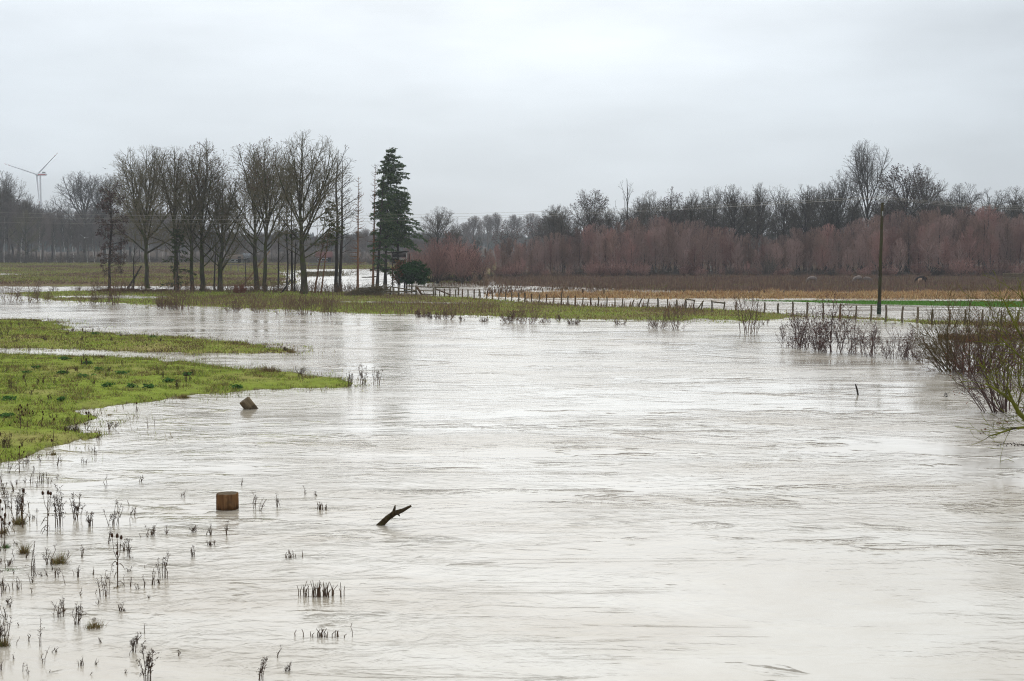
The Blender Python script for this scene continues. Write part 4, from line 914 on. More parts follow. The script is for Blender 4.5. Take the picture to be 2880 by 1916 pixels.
for L in limbs:
    q = [W3(*a) for a in L]
    for i in range(1, len(q)):
        for k in range(4):
            t = rngm.random(); a = q[i - 1].lerp(q[i], t); d = (q[i] - q[i - 1]).normalized()
            grow(rngm, env, tuple(a), turned(tuple(d), R(rngm.uniform(25, 60)), rngm.random() * 6.28), rngm.uniform(0.4, 1.2), 0.011, 1, S, out)
for lev in (1, 2, 3): cr.tubes([(a, b_) for (l, a, b_) in out if l == lev], 3)
tr.build('trunk', M_MOSSB, o, smooth=True, cols=False); crn = cr.build('crown', M_MOSSB, o, cols=False)
ends = [a[-1] for (l, a, b_) in out if l == 3 and (a[-1][2] < 1.3)]; ends = np.array([e for e in ends if rngm.random() < 0.22]); e2 = np.repeat(ends, 3, 0); e2 = e2 + np.random.randn(*e2.shape) * 0.03 - np.array([0, 0, 0.05])
f = MB(); f.chips(e2, 0.04, cols(len(e2), LEAFP, 0.3)); f.build('withered_leaves', M_CHIP, crn)
tag(o, 'moss-covered yellow-green tree leaning in over the river from the bank', 'tree')
# a dark twig with leaves trailing in the water
p = G(2860, 1256, 0); o = empty('trailing_twig', p); m = MB(); rngm = random.Random(4); q = [(-0.55 + 0.25 * i, rngm.gauss(0, .05), 0.03 + 0.05 * math.sin(i)) for i in range(7)]
m.tubes([(q, [0.006] * 7)], 4); m.build('stem', M_TWIGD, o, cols=False)
e = np.array([q[rngm.randrange(7)] for _ in range(60)]) + np.random.randn(60, 3) * np.array([.12, .12, .05]); f = MB(); f.chips(e, 0.04, cols(60, [(0.03, 0.022, 0.02)], 0.3)); f.build('withered_leaves', M_CHIP, o)
tag(o, 'dark leafy twig trailing on the water below the mossy tree', 'twig')
p = G(2662, 1116, 0); o = empty('hanging_twig', p); m = MB(); m.tubes([([(0, 0, 0.08), (0.25, 0, .3), (0.6, 0.1, .42), (0.9, .1, .4)], [.004, .006, .008, .010])], 4); m.build('stem', M_TWIGD, o, cols=False)
e = np.random.randn(26, 3) * .05 + np.array([0, 0, .07]); f = MB(); f.chips(e, 0.04, cols(26, [(0.025, 0.02, 0.02)], .3)); f.build('withered_leaves', M_CHIP, o)
tag(o, 'thin twig hanging out from the near alder with a dark leaf clump', 'twig')

# ------------------------------------------------------------------ timber in the flood
def wood_mat(name, c1, c2, c3=None):
    return mat_noise(name, c1, c2, 14.0, 0.85, 1.0, (1, 1, 0.10), 0.08, c3, 5.0, 0.56)
M_STUMP = wood_mat('wet_post_wood', (0.06, 0.026, 0.011), (0.24, 0.125, 0.055), (0.10, 0.06, 0.03))
M_CUT = mat_noise('weathered_end_grain', (0.085, 0.065, 0.045), (0.15, 0.12, 0.085), 12, 0.9, 0.3, rnd=0)
M_LOG = wood_mat('grey_split_log', (0.06, 0.042, 0.024), (0.24, 0.185, 0.115), (0.13, 0.10, 0.05))
def stump(x, y, wpx, hpx, lean, name, label, mat, seed, rough=0.05, sq=2.0):
    p = G(x, y, 0); r = hgt(p, wpx) / 2; h = hgt(p, hpx); rs = np.random.RandomState(seed)
    o = empty(name, p); n = 36; m = MB(); prof = 1 + rough * np.array([fbm(np.array([math.cos(a) * 2.2 + 9]), np.array([math.sin(a) * 2.2 + seed]), seed)[0] - 0.5 for a in np.linspace(0, 2 * np.pi, n, endpoint=False)]) * 2
    prof *= 1 + (rs.rand(n) - 0.5) * rough * 0.6
    prof *= np.array([(abs(math.cos(a)) ** sq + abs(math.sin(a)) ** sq) ** (-1 / sq) for a in np.linspace(0, 2 * np.pi, n, endpoint=False)])
    zs = np.concatenate([np.linspace(-0.35, h * 0.94, 9), [h * 0.985, h]]); sc = [1.03, 1.02, 1, 1, 1, .99, .99, .985, .98, .965, .93]
    V = []
    for z, s_ in zip(zs, sc):
        for k in range(n):
            a = 2 * np.pi * k / n; rr = r * prof[k] * s_
            V.append((math.cos(a) * rr + lean * z, math.sin(a) * rr, z + (rs.rand() - .5) * 0.01 * (z > h * .9)))
    idx = np.arange(len(V)).reshape(len(zs), n); nx = np.roll(idx, -1, 1)
    m.add(V, np.stack([idx[:-1], nx[:-1], nx[1:], idx[1:]], -1).reshape(-1, 4))
    m.build('post', mat, o, smooth=True, cols=False)
    c = MB(); top = [(v[0] * 0.999 + lean * h * .001, v[1] * .999, v[2]) for v in V[-n:]]; ctr = (lean * h, 0, h - 0.012)
    c.add(top + [ctr], t=[(k, (k + 1) % n, n) for k in range(n)]); c.build('cut_top', M_CUT, o, cols=False)
    tag(o, label, 'post'); return o
def wet_foot(m, z):
    N, L = m.node_tree.nodes, m.node_tree.links; b_ = N['Principled BSDF']; src = b_.inputs['Base Color'].links[0].from_socket
    tc = N.new('ShaderNodeTexCoord'); sp = N.new('ShaderNodeSeparateXYZ'); L.new(tc.outputs['Object'], sp.inputs[0]); nz_ = N.new('ShaderNodeTexNoise'); nz_.inputs['Scale'].default_value = 9; L.new(tc.outputs['Object'], nz_.inputs['Vector'])
    ad = N.new('ShaderNodeMath'); ad.operation = 'MULTIPLY_ADD'; L.new(nz_.outputs['Fac'], ad.inputs[0]); ad.inputs[1].default_value = -0.16; L.new(sp.outputs['Z'], ad.inputs[2])
    mr = N.new('ShaderNodeMapRange'); mr.inputs['From Min'].default_value = z - .08; mr.inputs['From Max'].default_value = z; mr.inputs['To Min'].default_value = .42; mr.inputs['To Max'].default_value = 1; L.new(ad.outputs[0], mr.inputs[0])
    mx = N.new('ShaderNodeMix'); mx.data_type = 'RGBA'; mx.blend_type = 'MULTIPLY'; mx.inputs['Factor'].default_value = 1; L.new(src, mx.inputs['A']); L.new(mr.outputs[0], mx.inputs['B']); L.new(mx.outputs['Result'], b_.inputs['Base Color'])
wet_foot(M_STUMP, .02); wet_foot(M_LOG, .02)
stump(640, 1431, 62, 45, 0, 'wooden_stump', 'short thick upright wooden post standing in the flood', M_STUMP, 5, 0.07, 2.3)
s2 = stump(706, 1150, 32, 32, 0, 'tilted_log', 'tilted grey weathered log rising from the water near the meadow tip', M_LOG, 6, 0.16)
s2.rotation_euler = (R(8), R(-36), 0); s2.location = (s2.location[0], s2.location[1], 0.0)
p = G(1070, 1477, 0); o = empty('driftwood_branch', p); sx = p[1] / FPX; m = MB()
def dw(a, b_, d=0): return (a * sx, d, b_ * sx)
m.tubes([([dw(-14, -14), dw(0, 0), dw(20, 20), dw(40, 33, .05), (62 * sx, .08, 40 * sx), dw(87, 53, .1)], [.075, .066, .062, .058, .042, .022]),
         ([dw(30, 26), dw(38, 38), dw(41, 50), dw(42, 56), dw(42, 57), dw(42.5, 58)], [.05, .036, .022, .012, .008, .004]), ([dw(48, 34), dw(52, 30), dw(54, 27), dw(55, 26), dw(55.5, 25.6), dw(56, 25)], [.03, .02, .015, .01, .006, .004])], 9, cap=True)
m.build('limb', mat_noise('dark_mossy_wood', (0.022, 0.016, 0.010), (0.085, 0.06, 0.03), 14, 0.9, 0.9, (1, 1, 1), 0, (0.06, 0.055, 0.018), 5, 0.55), o, smooth=True, cols=False)
tag(o, 'dark mossy driftwood branch jutting from the river', 'branch')
p = G(2413, 1111, 0); o = empty('driftwood_stick', p); sx = p[1] / FPX; m = MB()
m.tubes([([dw(3, -10), dw(0, 0), dw(-3, 15), dw(-6, 25), dw(-8, 31)], [.04, .038, .034, .03, .016])], 7, cap=True); m.build('limb', M_BARKD, o, smooth=True, cols=False)
tag(o, 'thin dark stick standing out of the river on its own', 'stick')

# ------------------------------------------------------------------ fences
M_POST = mat_noise('grey_fence_wood', (0.085, 0.065, 0.042), (0.20, 0.16, 0.105), 6, 0.9, 0.5, (1, 1, 0.15), 0.25, (0.09, 0.095, 0.035), 1.5, 0.56)
M_POSTB = mat_noise('brown_fence_wood', (0.065, 0.038, 0.02), (0.16, 0.095, 0.05), 6, 0.9, 0.5, (1, 1, 0.15), 0.25)
M_WIRE = mat_noise('fence_wire', (0.14, 0.13, 0.12), (0.2, 0.19, 0.17), 2, 0.6, rnd=0)
def post_mesh(seed, mat):
    rs = random.Random(seed); m = MB(); n = 7; bend = rs.uniform(-.05, .05)
    pts = [(bend * math.sin(t * 3) , 0, t) for t in (-0.25, 0, .33, .66, .93, 1.0)]
    m.tubes([(pts, [.075, .074, .07, .068, .066, .05])], n, cap=True); return m.mesh('post', mat, cols=False)
PM = [post_mesh(s, M_POST) for s in range(3)] + [post_mesh(9, M_POSTB)]
def fence(name, label, posts, conv, wires=(0.45, 0.75), seed=1, width=1.0, zb=0.0, group=None):
    rs = random.Random(seed); q = [(conv(a), conv(b_)) for a, b_ in posts]
    o = empty(name, G(*q[0][0])); o0 = Vector(o.location); tops = []
    for (bx, by), (tx, ty) in q:
        p = Vector(G(bx, by, zb)); h = hgt(p, by - ty); dx = hgt(p, tx - bx)
        c = link('post', rs.choice(PM[:3] if rs.random() < .7 else PM[3:]), o); c.location = p - o0; k = width * rs.uniform(.8, 1.15)
        c.scale = (k, k, h); c.rotation_euler = (R(rs.uniform(-3, 3)), math.atan2(dx, h), rs.random() * 6)
        c.rotation_euler = (R(rs.uniform(-3, 3)), math.atan2(dx, h), 0)
        tops.append((p - o0, h, dx))
    for w in wires:
        m = MB(); lines = [[tuple(a + Vector((da * w, -0.07, ha * w))), tuple((a + b_) / 2 + Vector(((da + db) / 2 * w, -0.07, (ha + hb) / 2 * w - 0.03))), tuple(b_ + Vector((db * w, -0.07, hb * w)))] for (a, ha, da), (b_, hb, db) in zip(tops, tops[1:])]
        m.tubes([(l, [.006] * 3) for l in lines], 3); m.build('wire', M_WIRE, o, cols=False)
    return tag(o, label, 'fence', group)
c3 = lambda p: (1180 + p[0] / 3.267, 460 + p[1] / 3.267)
c4 = lambda p: (1800 + p[0] / 2.8, 360 + p[1] / 2.8)
c6 = lambda p: (2100 + p[0] / 3.015, 800 + p[1] / 3.015)
F3 = [((128, 1215), (128, 1145)), ((186, 1225), (188, 1155)), ((230, 1225), (228, 1150)), ((280, 1228), (280, 1150)), ((334, 1230), (334, 1155)), ((394, 1235), (394, 1153)), ((443, 1235), (443, 1158)), ((502, 1240), (502, 1155)),
      ((556, 1243), (552, 1165)), ((616, 1243), (627, 1170)), ((669, 1245), (669, 1170)), ((726, 1250), (730, 1175)), ((787, 1260), (791, 1178)), ((845, 1262), (845, 1183)), ((908, 1270), (909, 1187)), ((966, 1275), (966, 1187)), ((1030, 1275), (1030, 1195)),
      ((1094, 1282), (1102, 1200)), ((1164, 1285), (1170, 1197)), ((1231, 1275), (1236, 1227)), ((1300, 1300), (1300, 1185)), ((1365, 1293), (1366, 1215)), ((1431, 1295), (1431, 1213)), ((1500, 1300), (1506, 1225)), ((1572, 1300), (1574, 1233)), ((1640, 1300), (1644, 1225)), ((1720, 1310), (1720, 1225)),
      ((1793, 1315), (1793, 1233)), ((1860, 1318), (1864, 1240)), ((1948, 1322), (1974, 1245)), ((2012, 1325), (2043, 1240)), ((2095, 1328), (2108, 1240)), ((2186, 1330), (2186, 1235))]
F4 = [((214, 1435), (214, 1347)), ((285, 1435), (289, 1353)), ((358, 1440), (358, 1350)), ((421, 1440), (427, 1355)), ((478, 1440), (492, 1362)), ((563, 1455), (563, 1357)), ((658, 1437), (664, 1368)), ((755, 1442), (756, 1367))]
allp = [(c3(a), c3(b_)) for a, b_ in F3] + [(c4(a), c4(b_)) for a, b_ in F4]
ident = lambda p: p
fence('stake_fence', 'wire fence of crooked grey stakes along the island from the rail fence', allp, ident, seed=3, zb=0.12)
o = empty('stake_brace', G(1957, 878, .12)); s0 = Vector(o.location); m = MB()
m.beam(Vector(G(1956, 877.5, .12)) - s0, Vector(AT(1979, 846, s0.y)) - s0, .09, .09); m.build('pole', M_POST, o, cols=False); tag(o, 'slanting pole propped against the leaning stakes of the fence', 'pole')
for (a, b_, l) in (((1928, 842), (1955, 845), 'short horizontal rail nailed across two stakes, nearer the leaning pair'), ((2001, 849), (2040, 853), 'short sagging rail between two stakes before the open water')):
    d = G(a[0], 876)[1]; pa = Vector(AT(*a, d)) ; pb = Vector(AT(*b_, d)); o = empty('fence_rail', pa); m = MB(); m.beam((0, -.1, 0), pb - pa + Vector((0, -.1, 0)), .05, .12); m.build('board', M_POST, o, cols=False); tag(o, l, 'rail')
F6 = [((145, 245), (151, 150)), ((268, 248), (268, 160)), ((388, 265), (388, 145)), ((506, 275), (511, 152)), ((645, 275), (645, 157)), ((790, 285), (795, 165)), ((921, 288), (926, 178)), ((1051, 300), (1055, 173)), ((1177, 310), (1179, 175)),
      ((1318, 315), (1325, 185)), ((1444, 322), (1447, 192)), ((1572, 328), (1578, 210)), ((1718, 350), (1722, 213)), ((1846, 335), (1852, 211)), ((2000, 348), (2002, 211)), ((2152, 335), (2158, 218)), ((2295, 330), (2299, 228)), ((2440, 340), (2442, 232))]
fence('stake_fence', 'wire fence of spaced stout stakes on the narrow grass dike by the utility pole', F6, c6, seed=5, wires=(.35, .6, .85), width=1.15, zb=0.08)
FB = [(c3(a), c3(b_)) for a, b_ in [((357, 1205), (357, 1145)), ((545, 1215), (545, 1150)), ((747, 1212), (749, 1147)), ((935, 1215), (935, 1147)), ((1128, 1215), (1128, 1148)), ((1310, 1220), (1312, 1143)), ((1500, 1222), (1500, 1150)), ((1690, 1222), (1690, 1158)), ((1870, 1212), (1870, 1152))]] + \
     [(c4(a), c4(b_)) for a, b_ in [((345, 1312), (345, 1270)), ((517, 1312), (517, 1275)), ((673, 1312), (673, 1270)), ((820, 1312), (820, 1278)), ((978, 1315), (978, 1280)), ((1135, 1312), (1135, 1280))]]
fence('stake_fence', 'dark post and wire fence drowned in the water before the dry reeds', FB, ident, seed=6, width=1.3, wires=(.7, .95))
FW = [((1880, 1062), (1880, 1030)), ((1925, 1064), (1925, 1032)), ((1975, 1066), (1975, 1034)), ((2108, 1066), (2108, 1034)), ((2240, 1068), (2240, 1034)), ((2343, 1068), (2343, 1036))]
FWp = [(c3(a), c3(b_)) for a, b_ in FW] + [(c4(a), c4(b_)) for a, b_ in [((378, 1196), (378, 1168)), ((710, 1190), (710, 1160)), ((823, 1190), (823, 1163)), ((1043, 1190), (1043, 1163)), ((1155, 1190), (1155, 1163)), ((1268, 1190), (1268, 1165))]] + \
      [((2500 + 95 * k, 790), (2500 + 95 * k, 779)) for k in range(5)]
fence('pasture_fence', 'thin pale post and rail fence along the thicket behind the horses', FWp, ident, seed=7, wires=(.6, .95), zb=0.3)
# old piles in the water
cD = lambda p: (1060 + p[0] / 6.932, 680 + p[1] / 6.932)
for k, (a, t) in enumerate((((1966, 850), (1966, 780)), ((2027, 858), (2024, 755)), ((2052, 862), (2050, 790)), ((2092, 865), (2090, 748)), ((2120, 866), (2118, 748)), ((2146, 870), (2145, 748)))):
    bx, by = cD(a); tx, ty = cD(t); p = Vector(G(bx, by)); o = empty('timber_pile', p); c = link('post', PM[3], o); h = hgt(p, by - ty); c.scale = (1.3, 1.3, h)
    tag(o, ['shorter stub set apart from the five dark piles', 'tall dark pile, outermost of the old piles in the pool', 'shorter dark pile between the tall piles in the pool', 'third tall dark pile of the cluster in the pool', 'fourth tall dark pile of the cluster in the pool', 'last tall dark pile of the cluster, nearest the reeds'][k], 'pile', 'old piles in the pool')
# rail fence and paddock gate below the hide
o = empty('rail_fence', G(*cD((300, 1060)), .1)); s0 = Vector(o.location)
def fr(p, d=0.0): return Vector(AT(*cD(p), s0.y + d)) - s0
def part(nm, a, b_, w, h, mat, d=0.0, d2=None):
    m = MB(); m.beam(fr(a, d), fr(b_, d if d2 is None else d2), w, h); m.build(nm, mat, o, cols=False)
for a, b_ in (((265, 1045), (265, 880)), ((330, 1050), (330, 900)), ((425, 1060), (425, 910)), ((765, 1045), (762, 868)), ((1105, 1075), (1105, 905)), ((1142, 1050), (1142, 890)), ((1590, 1040), (1590, 898))): part('post', a, b_, .16, .16, M_POST)
for a, b_, d in (((130, 970), (790, 975), -.15), ((180, 1000), (435, 990), -.2), ((410, 1042), (790, 1035), -.15), ((140, 1058), (440, 1055), -.2), ((560, 862), (760, 868), -.12), ((765, 880), (1605, 902), -.13), ((820, 955), (1100, 960), -.12), ((870, 1024), (1090, 1026), -.12), ((270, 880), (700, 945), -.22), ((690, 940), (790, 972), -.25)): part('rail', a, b_, .06, .12, M_POST, d)
part('brace', (1160, 928), (1425, 1035), .08, .14, M_POSTB, -.1); part('brace', (775, 880), (880, 1040), .1, .22, M_POSTB, -.35); part('brace', (895, 940), (940, 1045), .07, .09, M_POST, -.4)
tag(o, 'weathered split-rail fence with slanting braces below the raised hide', 'fence')
# slatted wooden hay rack / hurdle at the pasture edge
o = empty('slatted_hurdle', G(2855, 797, .3)); s0 = Vector(o.location); c5 = lambda p: (2300 + p[0] / 2.8, 360 + p[1] / 2.8)
def fr5(p, d=0.0): return Vector(AT(*c5(p), s0.y + d)) - s0
for y in (1152, 1165, 1180, 1195, 1210): m = MB(); m.beam(fr5((1458, y), -.1), fr5((1760, y), -.1), .05, .2); m.build('slat', M_POST, o, cols=False)
for x in (1462, 1555, 1650, 1745): m = MB(); m.beam(fr5((x, 1222)), fr5((x, 1143)), .14, .14); m.build('post', M_POST, o, cols=False)
tag(o, 'grey slatted wooden hurdle at the edge of the horse pasture', 'hurdle')
# pale railings in the far fields
for (a, b_, yb, yt, D, l) in ((630, 690, 783, 762, 300, 'grey field rail behind the low forking ash'), (868, 940, 752, 739, 360, 'pale footbridge railing beyond the pool')):
    pa = Vector(AT(a, yb, D)); pa.z = .3; o = empty('field_railing', pa); n = 4 if D == 300 else 7; w = hgt((0, D), b_ - a); h = hgt((0, D), yb - yt)
    for k in range(n): m = MB(); m.beam((w * k / (n - 1), 0, 0), (w * k / (n - 1), 0, h), .14, .14); m.build('post', M_PALE if False else M_WIRE, o, cols=False)
    for z in ((.95,) if D == 300 else (.5, .95)): m = MB(); m.beam((0, -.1, h * z), (w, -.1, h * z), .08, .16); m.build('rail', M_WIRE, o, cols=False)
    tag(o, l, 'railing')

# ------------------------------------------------------------------ raised hide
M_HIDE = mat_noise('black_stained_boards', (0.008, 0.008, 0.008), (0.022, 0.02, 0.018), 5, 0.8, 0.4, (0.2, 1, 1), 0.1)
M_PALE = mat_noise('pale_board', (0.25, 0.24, 0.22), (0.36, 0.35, 0.32), 4, 0.8, rnd=0)
p = G(1122, 806, .1); o = empty('raised_hide', p, 0, (1.25, 1.1, 1.04)); s0 = Vector(p)
def hd(a, d=0.0): return Vector(AT(*cD(a), s0.y + d)) - s0
for x in (230, 330, 545, 590):
    for d in (0, 1.3):
        if x in (230, 590) and d == 0: continue
        m = MB(); m.beam(Vector((hd((x, 600), d).x, d, -.3)), hd((x, 255), d), .11, .11); m.build('leg', M_BARKD, o, cols=False)
ytops = [245, 268, 291, 314, 337]; ylow = [392, 412, 432]
for y in ytops[:4] + ylow: m = MB(); a = hd((318, y)); b_ = hd((540, y)); m.beam(a, b_, .03, .135); m.build('plank', M_HIDE, o, cols=False)
for d in np.linspace(.12, 1.2, 1):
    for y in ytops + [360, 384] + ylow: m = MB(); a = hd((318, y)); m.beam(a + Vector((0, .05, 0)), a + Vector((0, 1.3, 0)), .03, .135); m.build('plank', M_HIDE, o, cols=False); b_ = hd((540, y)); m = MB(); m.beam(b_ + Vector((0, .05, 0)), b_ + Vector((0, 1.3, 0)), .03, .135); m.build('plank', M_HIDE, o, cols=False)
m = MB(); m.beam(hd((545, 245), -.04), hd((545, 432), -.04), .09, .06); m.build('corner_post', M_PALE, o, cols=False)
m = MB(); m.beam(hd((435, 362), .02), hd((530, 362), .02), .02, .19); m.build('window_board', M_PALE, o, cols=False)
m = MB(); m.beam(hd((318, 362), .03), hd((432, 362), .03), .02, .2); m.build('shutter', M_HIDE, o, cols=False)
m = MB(); a = hd((238, 243), -.25); b_ = hd((565, 212), -.25); m.add([a, b_, b_ + Vector((0, 1.9, -.1)), a + Vector((0, 1.9, -.1)), a + Vector((0, 0, .07)), b_ + Vector((0, 0, .07)), b_ + Vector((0, 1.9, -.03)), a + Vector((0, 1.9, -.03))], [(0, 3, 2, 1), (4, 5, 6, 7), (0, 1, 5, 4), (1, 2, 6, 5), (2, 3, 7, 6), (3, 0, 4, 7)]); m.build('roof', mat_noise('tar_roof', (0.03, 0.03, 0.026), (0.06, 0.055, 0.045), 3, .9, rnd=0), o, cols=False)
m = MB(); a = hd((200, 555), .6); b_ = hd((560, 555), .6); m.beam(a, b_, 1.2, .08); m.build('platform', M_HIDE, o, cols=False)
tag(o, 'small black boarded hunting hide raised on poles below the spruces', 'hide')

# ------------------------------------------------------------------ fallen wood
rngb = random.Random(15); p = G(1040, 834, .1); o = empty('brush_pile', p); sx = p[1] / FPX; m = MB(); L = []
for k in range(230):
    x0 = rngb.uniform(-75, 40); a = (x0 * sx, rngb.uniform(-.8, .8), rngb.uniform(.0, .4)); b_ = (rngb.uniform(-25, 65) * sx, rngb.uniform(-.8, .8), rngb.uniform(.5, 1.5) * (1 if x0 > -45 else .7))
    mid = tuple((a[i] + b_[i]) / 2 + rngb.gauss(0, .12) for i in range(3)); mid = (mid[0], mid[1], mid[2] + .2); r = rngb.uniform(.012, .04); L.append(([a, mid, b_], [r, r * .8, r * .4]))
m.tubes(L, 4); q = m.build('branch', mat_noise('cut_branches', (0.075, 0.06, 0.035), (0.18, 0.145, 0.085), 3, .9, rnd=0), o, cols=False); q['kind'] = 'stuff'
tag(o, 'long heap of cut grey-green branches beside the rail fence', 'brush pile')
p = G(370, 822, .1); o = empty('log_pile', p); sx = p[1] / FPX; m = MB(); L = []
for k in range(60):
    x0 = rngb.uniform(-105, 80); l = rngb.uniform(10, 50); a = (x0 * sx, rngb.uniform(-.7, .7), rngb.uniform(.05, .3)); b_ = ((x0 + l) * sx, a[1] + rngb.uniform(-.5, .5), rngb.uniform(.05, .45)); r = rngb.uniform(.02, .09)
    L.append(([a, tuple((a[i] + b_[i]) / 2 for i in range(3)), b_], [r, r * .9, r * .7]))
m.tubes(L, 5, cap=True); q = m.build('branch', mat_noise('rotting_wood', (0.055, 0.032, 0.02), (0.14, 0.085, 0.055), 3, .9, rnd=0), o, cols=False); q['kind'] = 'stuff'
tag(o, 'low line of rotting logs and branches at the foot of the broad ash', 'log pile')
def pole3(name, label, a, b_, r0, r1, mat, zb=.1, cat='trunk'):
    p = Vector(G(*a, zb)); t = Vector(AT(*b_, p.y + .3)); o = empty(name, p); m = MB(); d = t - p
    m.tubes([([(0, 0, 0), tuple(d * .3 + Vector((.03, 0, -.05))), tuple(d * .65 + Vector((0, 0, -.06))), tuple(d)], [r0, r0 * .9 + r1 * .1, (r0 + r1) / 2, r1])], 7, cap=True); m.build('trunk', mat, o, smooth=True, cols=False); return tag(o, label, cat)
M_BAREP = mat_noise('barkless_wood', (0.15, 0.09, 0.05), (0.27, 0.18, 0.11), 3, .9, .3, (1, 1, .3), 0)
pole3('fallen_log', 'barkless brown trunk fallen slantwise into the fork of an ash', (675, 812), (759, 706), .12, .07, M_BAREP)
pole3('fallen_log', 'dark broken trunk leaning by the tallest ash', (788, 827), (824, 778), .11, .06, M_BARKD)
pole3('fallen_log', 'dark crooked trunk leaning from the log heap towards the broad ash', (358, 813), (398, 748), .15, .09, M_BARKD)
pole3('dead_pole', 'thin upright dead pole beside the fallen barkless trunk', (691, 816), (691, 728), .06, .04, M_BARKD)
pole3('fallen_log', 'short brown log lying in the far pool behind the dead spruces', (1017, 781), (1062, 777), .14, .1, M_BARKD, 0)

# ------------------------------------------------------------------ utility pole and wires
M_POLE = mat_noise('tarred_pole', (0.022, 0.018, 0.009), (0.075, 0.062, 0.03), 4, .9, .3, (1, 1, .1), 0, (0.05, 0.06, 0.02), .8, .5)
PB = Vector(G(2472, 884, 0)); PT = Vector(AT(2482, 570, PB.y)); o = empty('utility_pole', PB); d = PT - PB
m = MB(); m.tubes([([tuple(d * -.06), tuple(d * .03), tuple(d * .5), tuple(d)], [.17, .16, .135, .11])], 12, cap=True); m.build('pole', M_POLE, o, smooth=True, cols=False)
m = MB(); m.tubes([([tuple(d * -.005), tuple(d * .105)], [.18, .172])], 12); m.build('ground_sleeve', mat_noise('green_sleeve', (0.018, 0.03, 0.018), (0.035, 0.05, 0.03), 3, .6, rnd=0), o, smooth=True, cols=False)
M_STEEL = mat_noise('galvanised_steel', (0.25, 0.26, 0.26), (0.4, 0.41, 0.41), 6, .5, rnd=0)
M_PORC = mat_noise('porcelain', (0.5, 0.5, 0.47), (0.62, 0.62, 0.6), 6, .25, rnd=0)
m = MB(); m.tubes([([tuple(d + Vector((-.42, 0, .22))), tuple(d + Vector((-.3, 0, .0))), tuple(d + Vector((.3, 0, .0))), tuple(d + Vector((.42, 0, .22)))], [.025] * 4), ([tuple(d * .985), tuple(d + Vector((0, 0, .28))), tuple(d + Vector((0, 0, .3))), tuple(d + Vector((0, 0, .32)))], [.02] * 4)], 6); m.build('bracket', M_STEEL, o, cols=False)
INS = [Vector((-.42, 0, .25)), Vector((0, 0, .36)), Vector((.42, 0, .25))]
for v in INS:
    m = MB(); q = d + v; m.tubes([([tuple(q + Vector((0, 0, z))) for z in (0, .04, .05, .09, .1, .15, .19)], [.03, .06, .035, .06, .035, .055, .02])], 10, cap=True); m.build('insulator', M_PORC, o, smooth=True, cols=False)
m = MB(); b_ = d * .9; m.box((b_.x - .05, -.16, b_.z - .2), (b_.x + .05, -.125, b_.z + .2)); m.build('number_plate', M_STEEL, o, cols=False)
tag(o, 'tall dark wooden utility pole standing in the flooded meadow', 'utility pole')
M_CABLE = mat_noise('aluminium_wire', (0.30, 0.28, 0.24), (0.42, 0.39, 0.34), 1, .5, rnd=0)
LE = Vector(AT(-120, 592, 146)); RE = Vector(AT(3300, 572, 104))
LABW = ['upper overhead wire crossing the whole view to the utility pole', 'middle overhead wire running to the utility pole top', 'lower overhead wire crossing the view below the others']
for k, (v, zl) in enumerate(((INS[1], 0.0), (INS[2], -.45), (INS[0], -1.05))):
    a = PB + d + v + Vector((0, 0, .17)); o = empty('overhead_wire', a); m = MB()
    for E, sag in ((LE + Vector((-2, k * .5, zl)), 1.05), (RE + Vector((0, -k * .4, zl * .5)), .5)):
        dd = E - a; m.tubes([([tuple(dd * t - Vector((0, 0, 4 * sag * t * (1 - t)))) for t in np.linspace(0, 1, 40)], [.0075] * 40)], 4)
    m.build('cable', M_CABLE, o, cols=False); tag(o, LABW[k], 'wire', 'overhead wires')

# ------------------------------------------------------------------ wind turbine
M_WHITE = mat_noise('turbine_white', (0.72, 0.73, 0.74), (0.8, 0.8, 0.8), .05, .4, rnd=0); M_SIGNAL = mat_noise('signal_red', (0.45, 0.04, 0.03), (0.5, 0.06, 0.05), .1, .5, rnd=0)
TD = 1100.0; TS = TD / 1900.0; hub = Vector(AT(113, 491, TD)); base = Vector((hub.x, TD, 5.0)); o = empty('wind_turbine', base, 0, TS); hb = (hub - base) / TS
m = MB(); m.tubes([([(0, 0, -2), (0, 0, hb.z * .5), (0, 0, hb.z - 2)], [1.45, 1.3, 1.0])], 20); m.build('tower', M_WHITE, o, smooth=True, cols=False)
m = MB(); m.tubes([([(-4.5, 0, hb.z), (-3.5, 0, hb.z), (2, 0, hb.z + .2), (8, 0, hb.z + .2), (9, 0, hb.z + .1)], [1.0, 1.5, 1.8, 1.6, 1.0])], 14, cap=True); nc = m.build('nacelle', M_WHITE, o, smooth=True, cols=False)
m = MB(); m.box((-2.6, -1.92, hb.z - 1.1), (7.6, 1.92, hb.z + .25)); m.build('red_band', M_SIGNAL, nc, smooth=True, cols=False)
m = MB(); m.box((3, -1, hb.z + 1.9), (7, 1, hb.z + 3.6)); m.build('cooler', M_STEEL, nc, cols=False)
hubp = Vector((-4.2, -.5, hb.z)); m = MB(); m.tubes([([tuple(hubp + Vector((2, 0, 0))), tuple(hubp), tuple(hubp + Vector((-1.6, 0, 0))), tuple(hubp + Vector((-2.4, 0, 0)))], [1.7, 1.7, 1.3, .3])], 12, cap=True); m.build('hub', M_WHITE, o, smooth=True, cols=False)
sx = TD / FPX * .96 / TS; TIPS = [((19 - 113) * sx, (491 - 460) * sx), ((175 - 113) * sx, (491 - 428) * sx), (6 * sx, -92 * sx)]
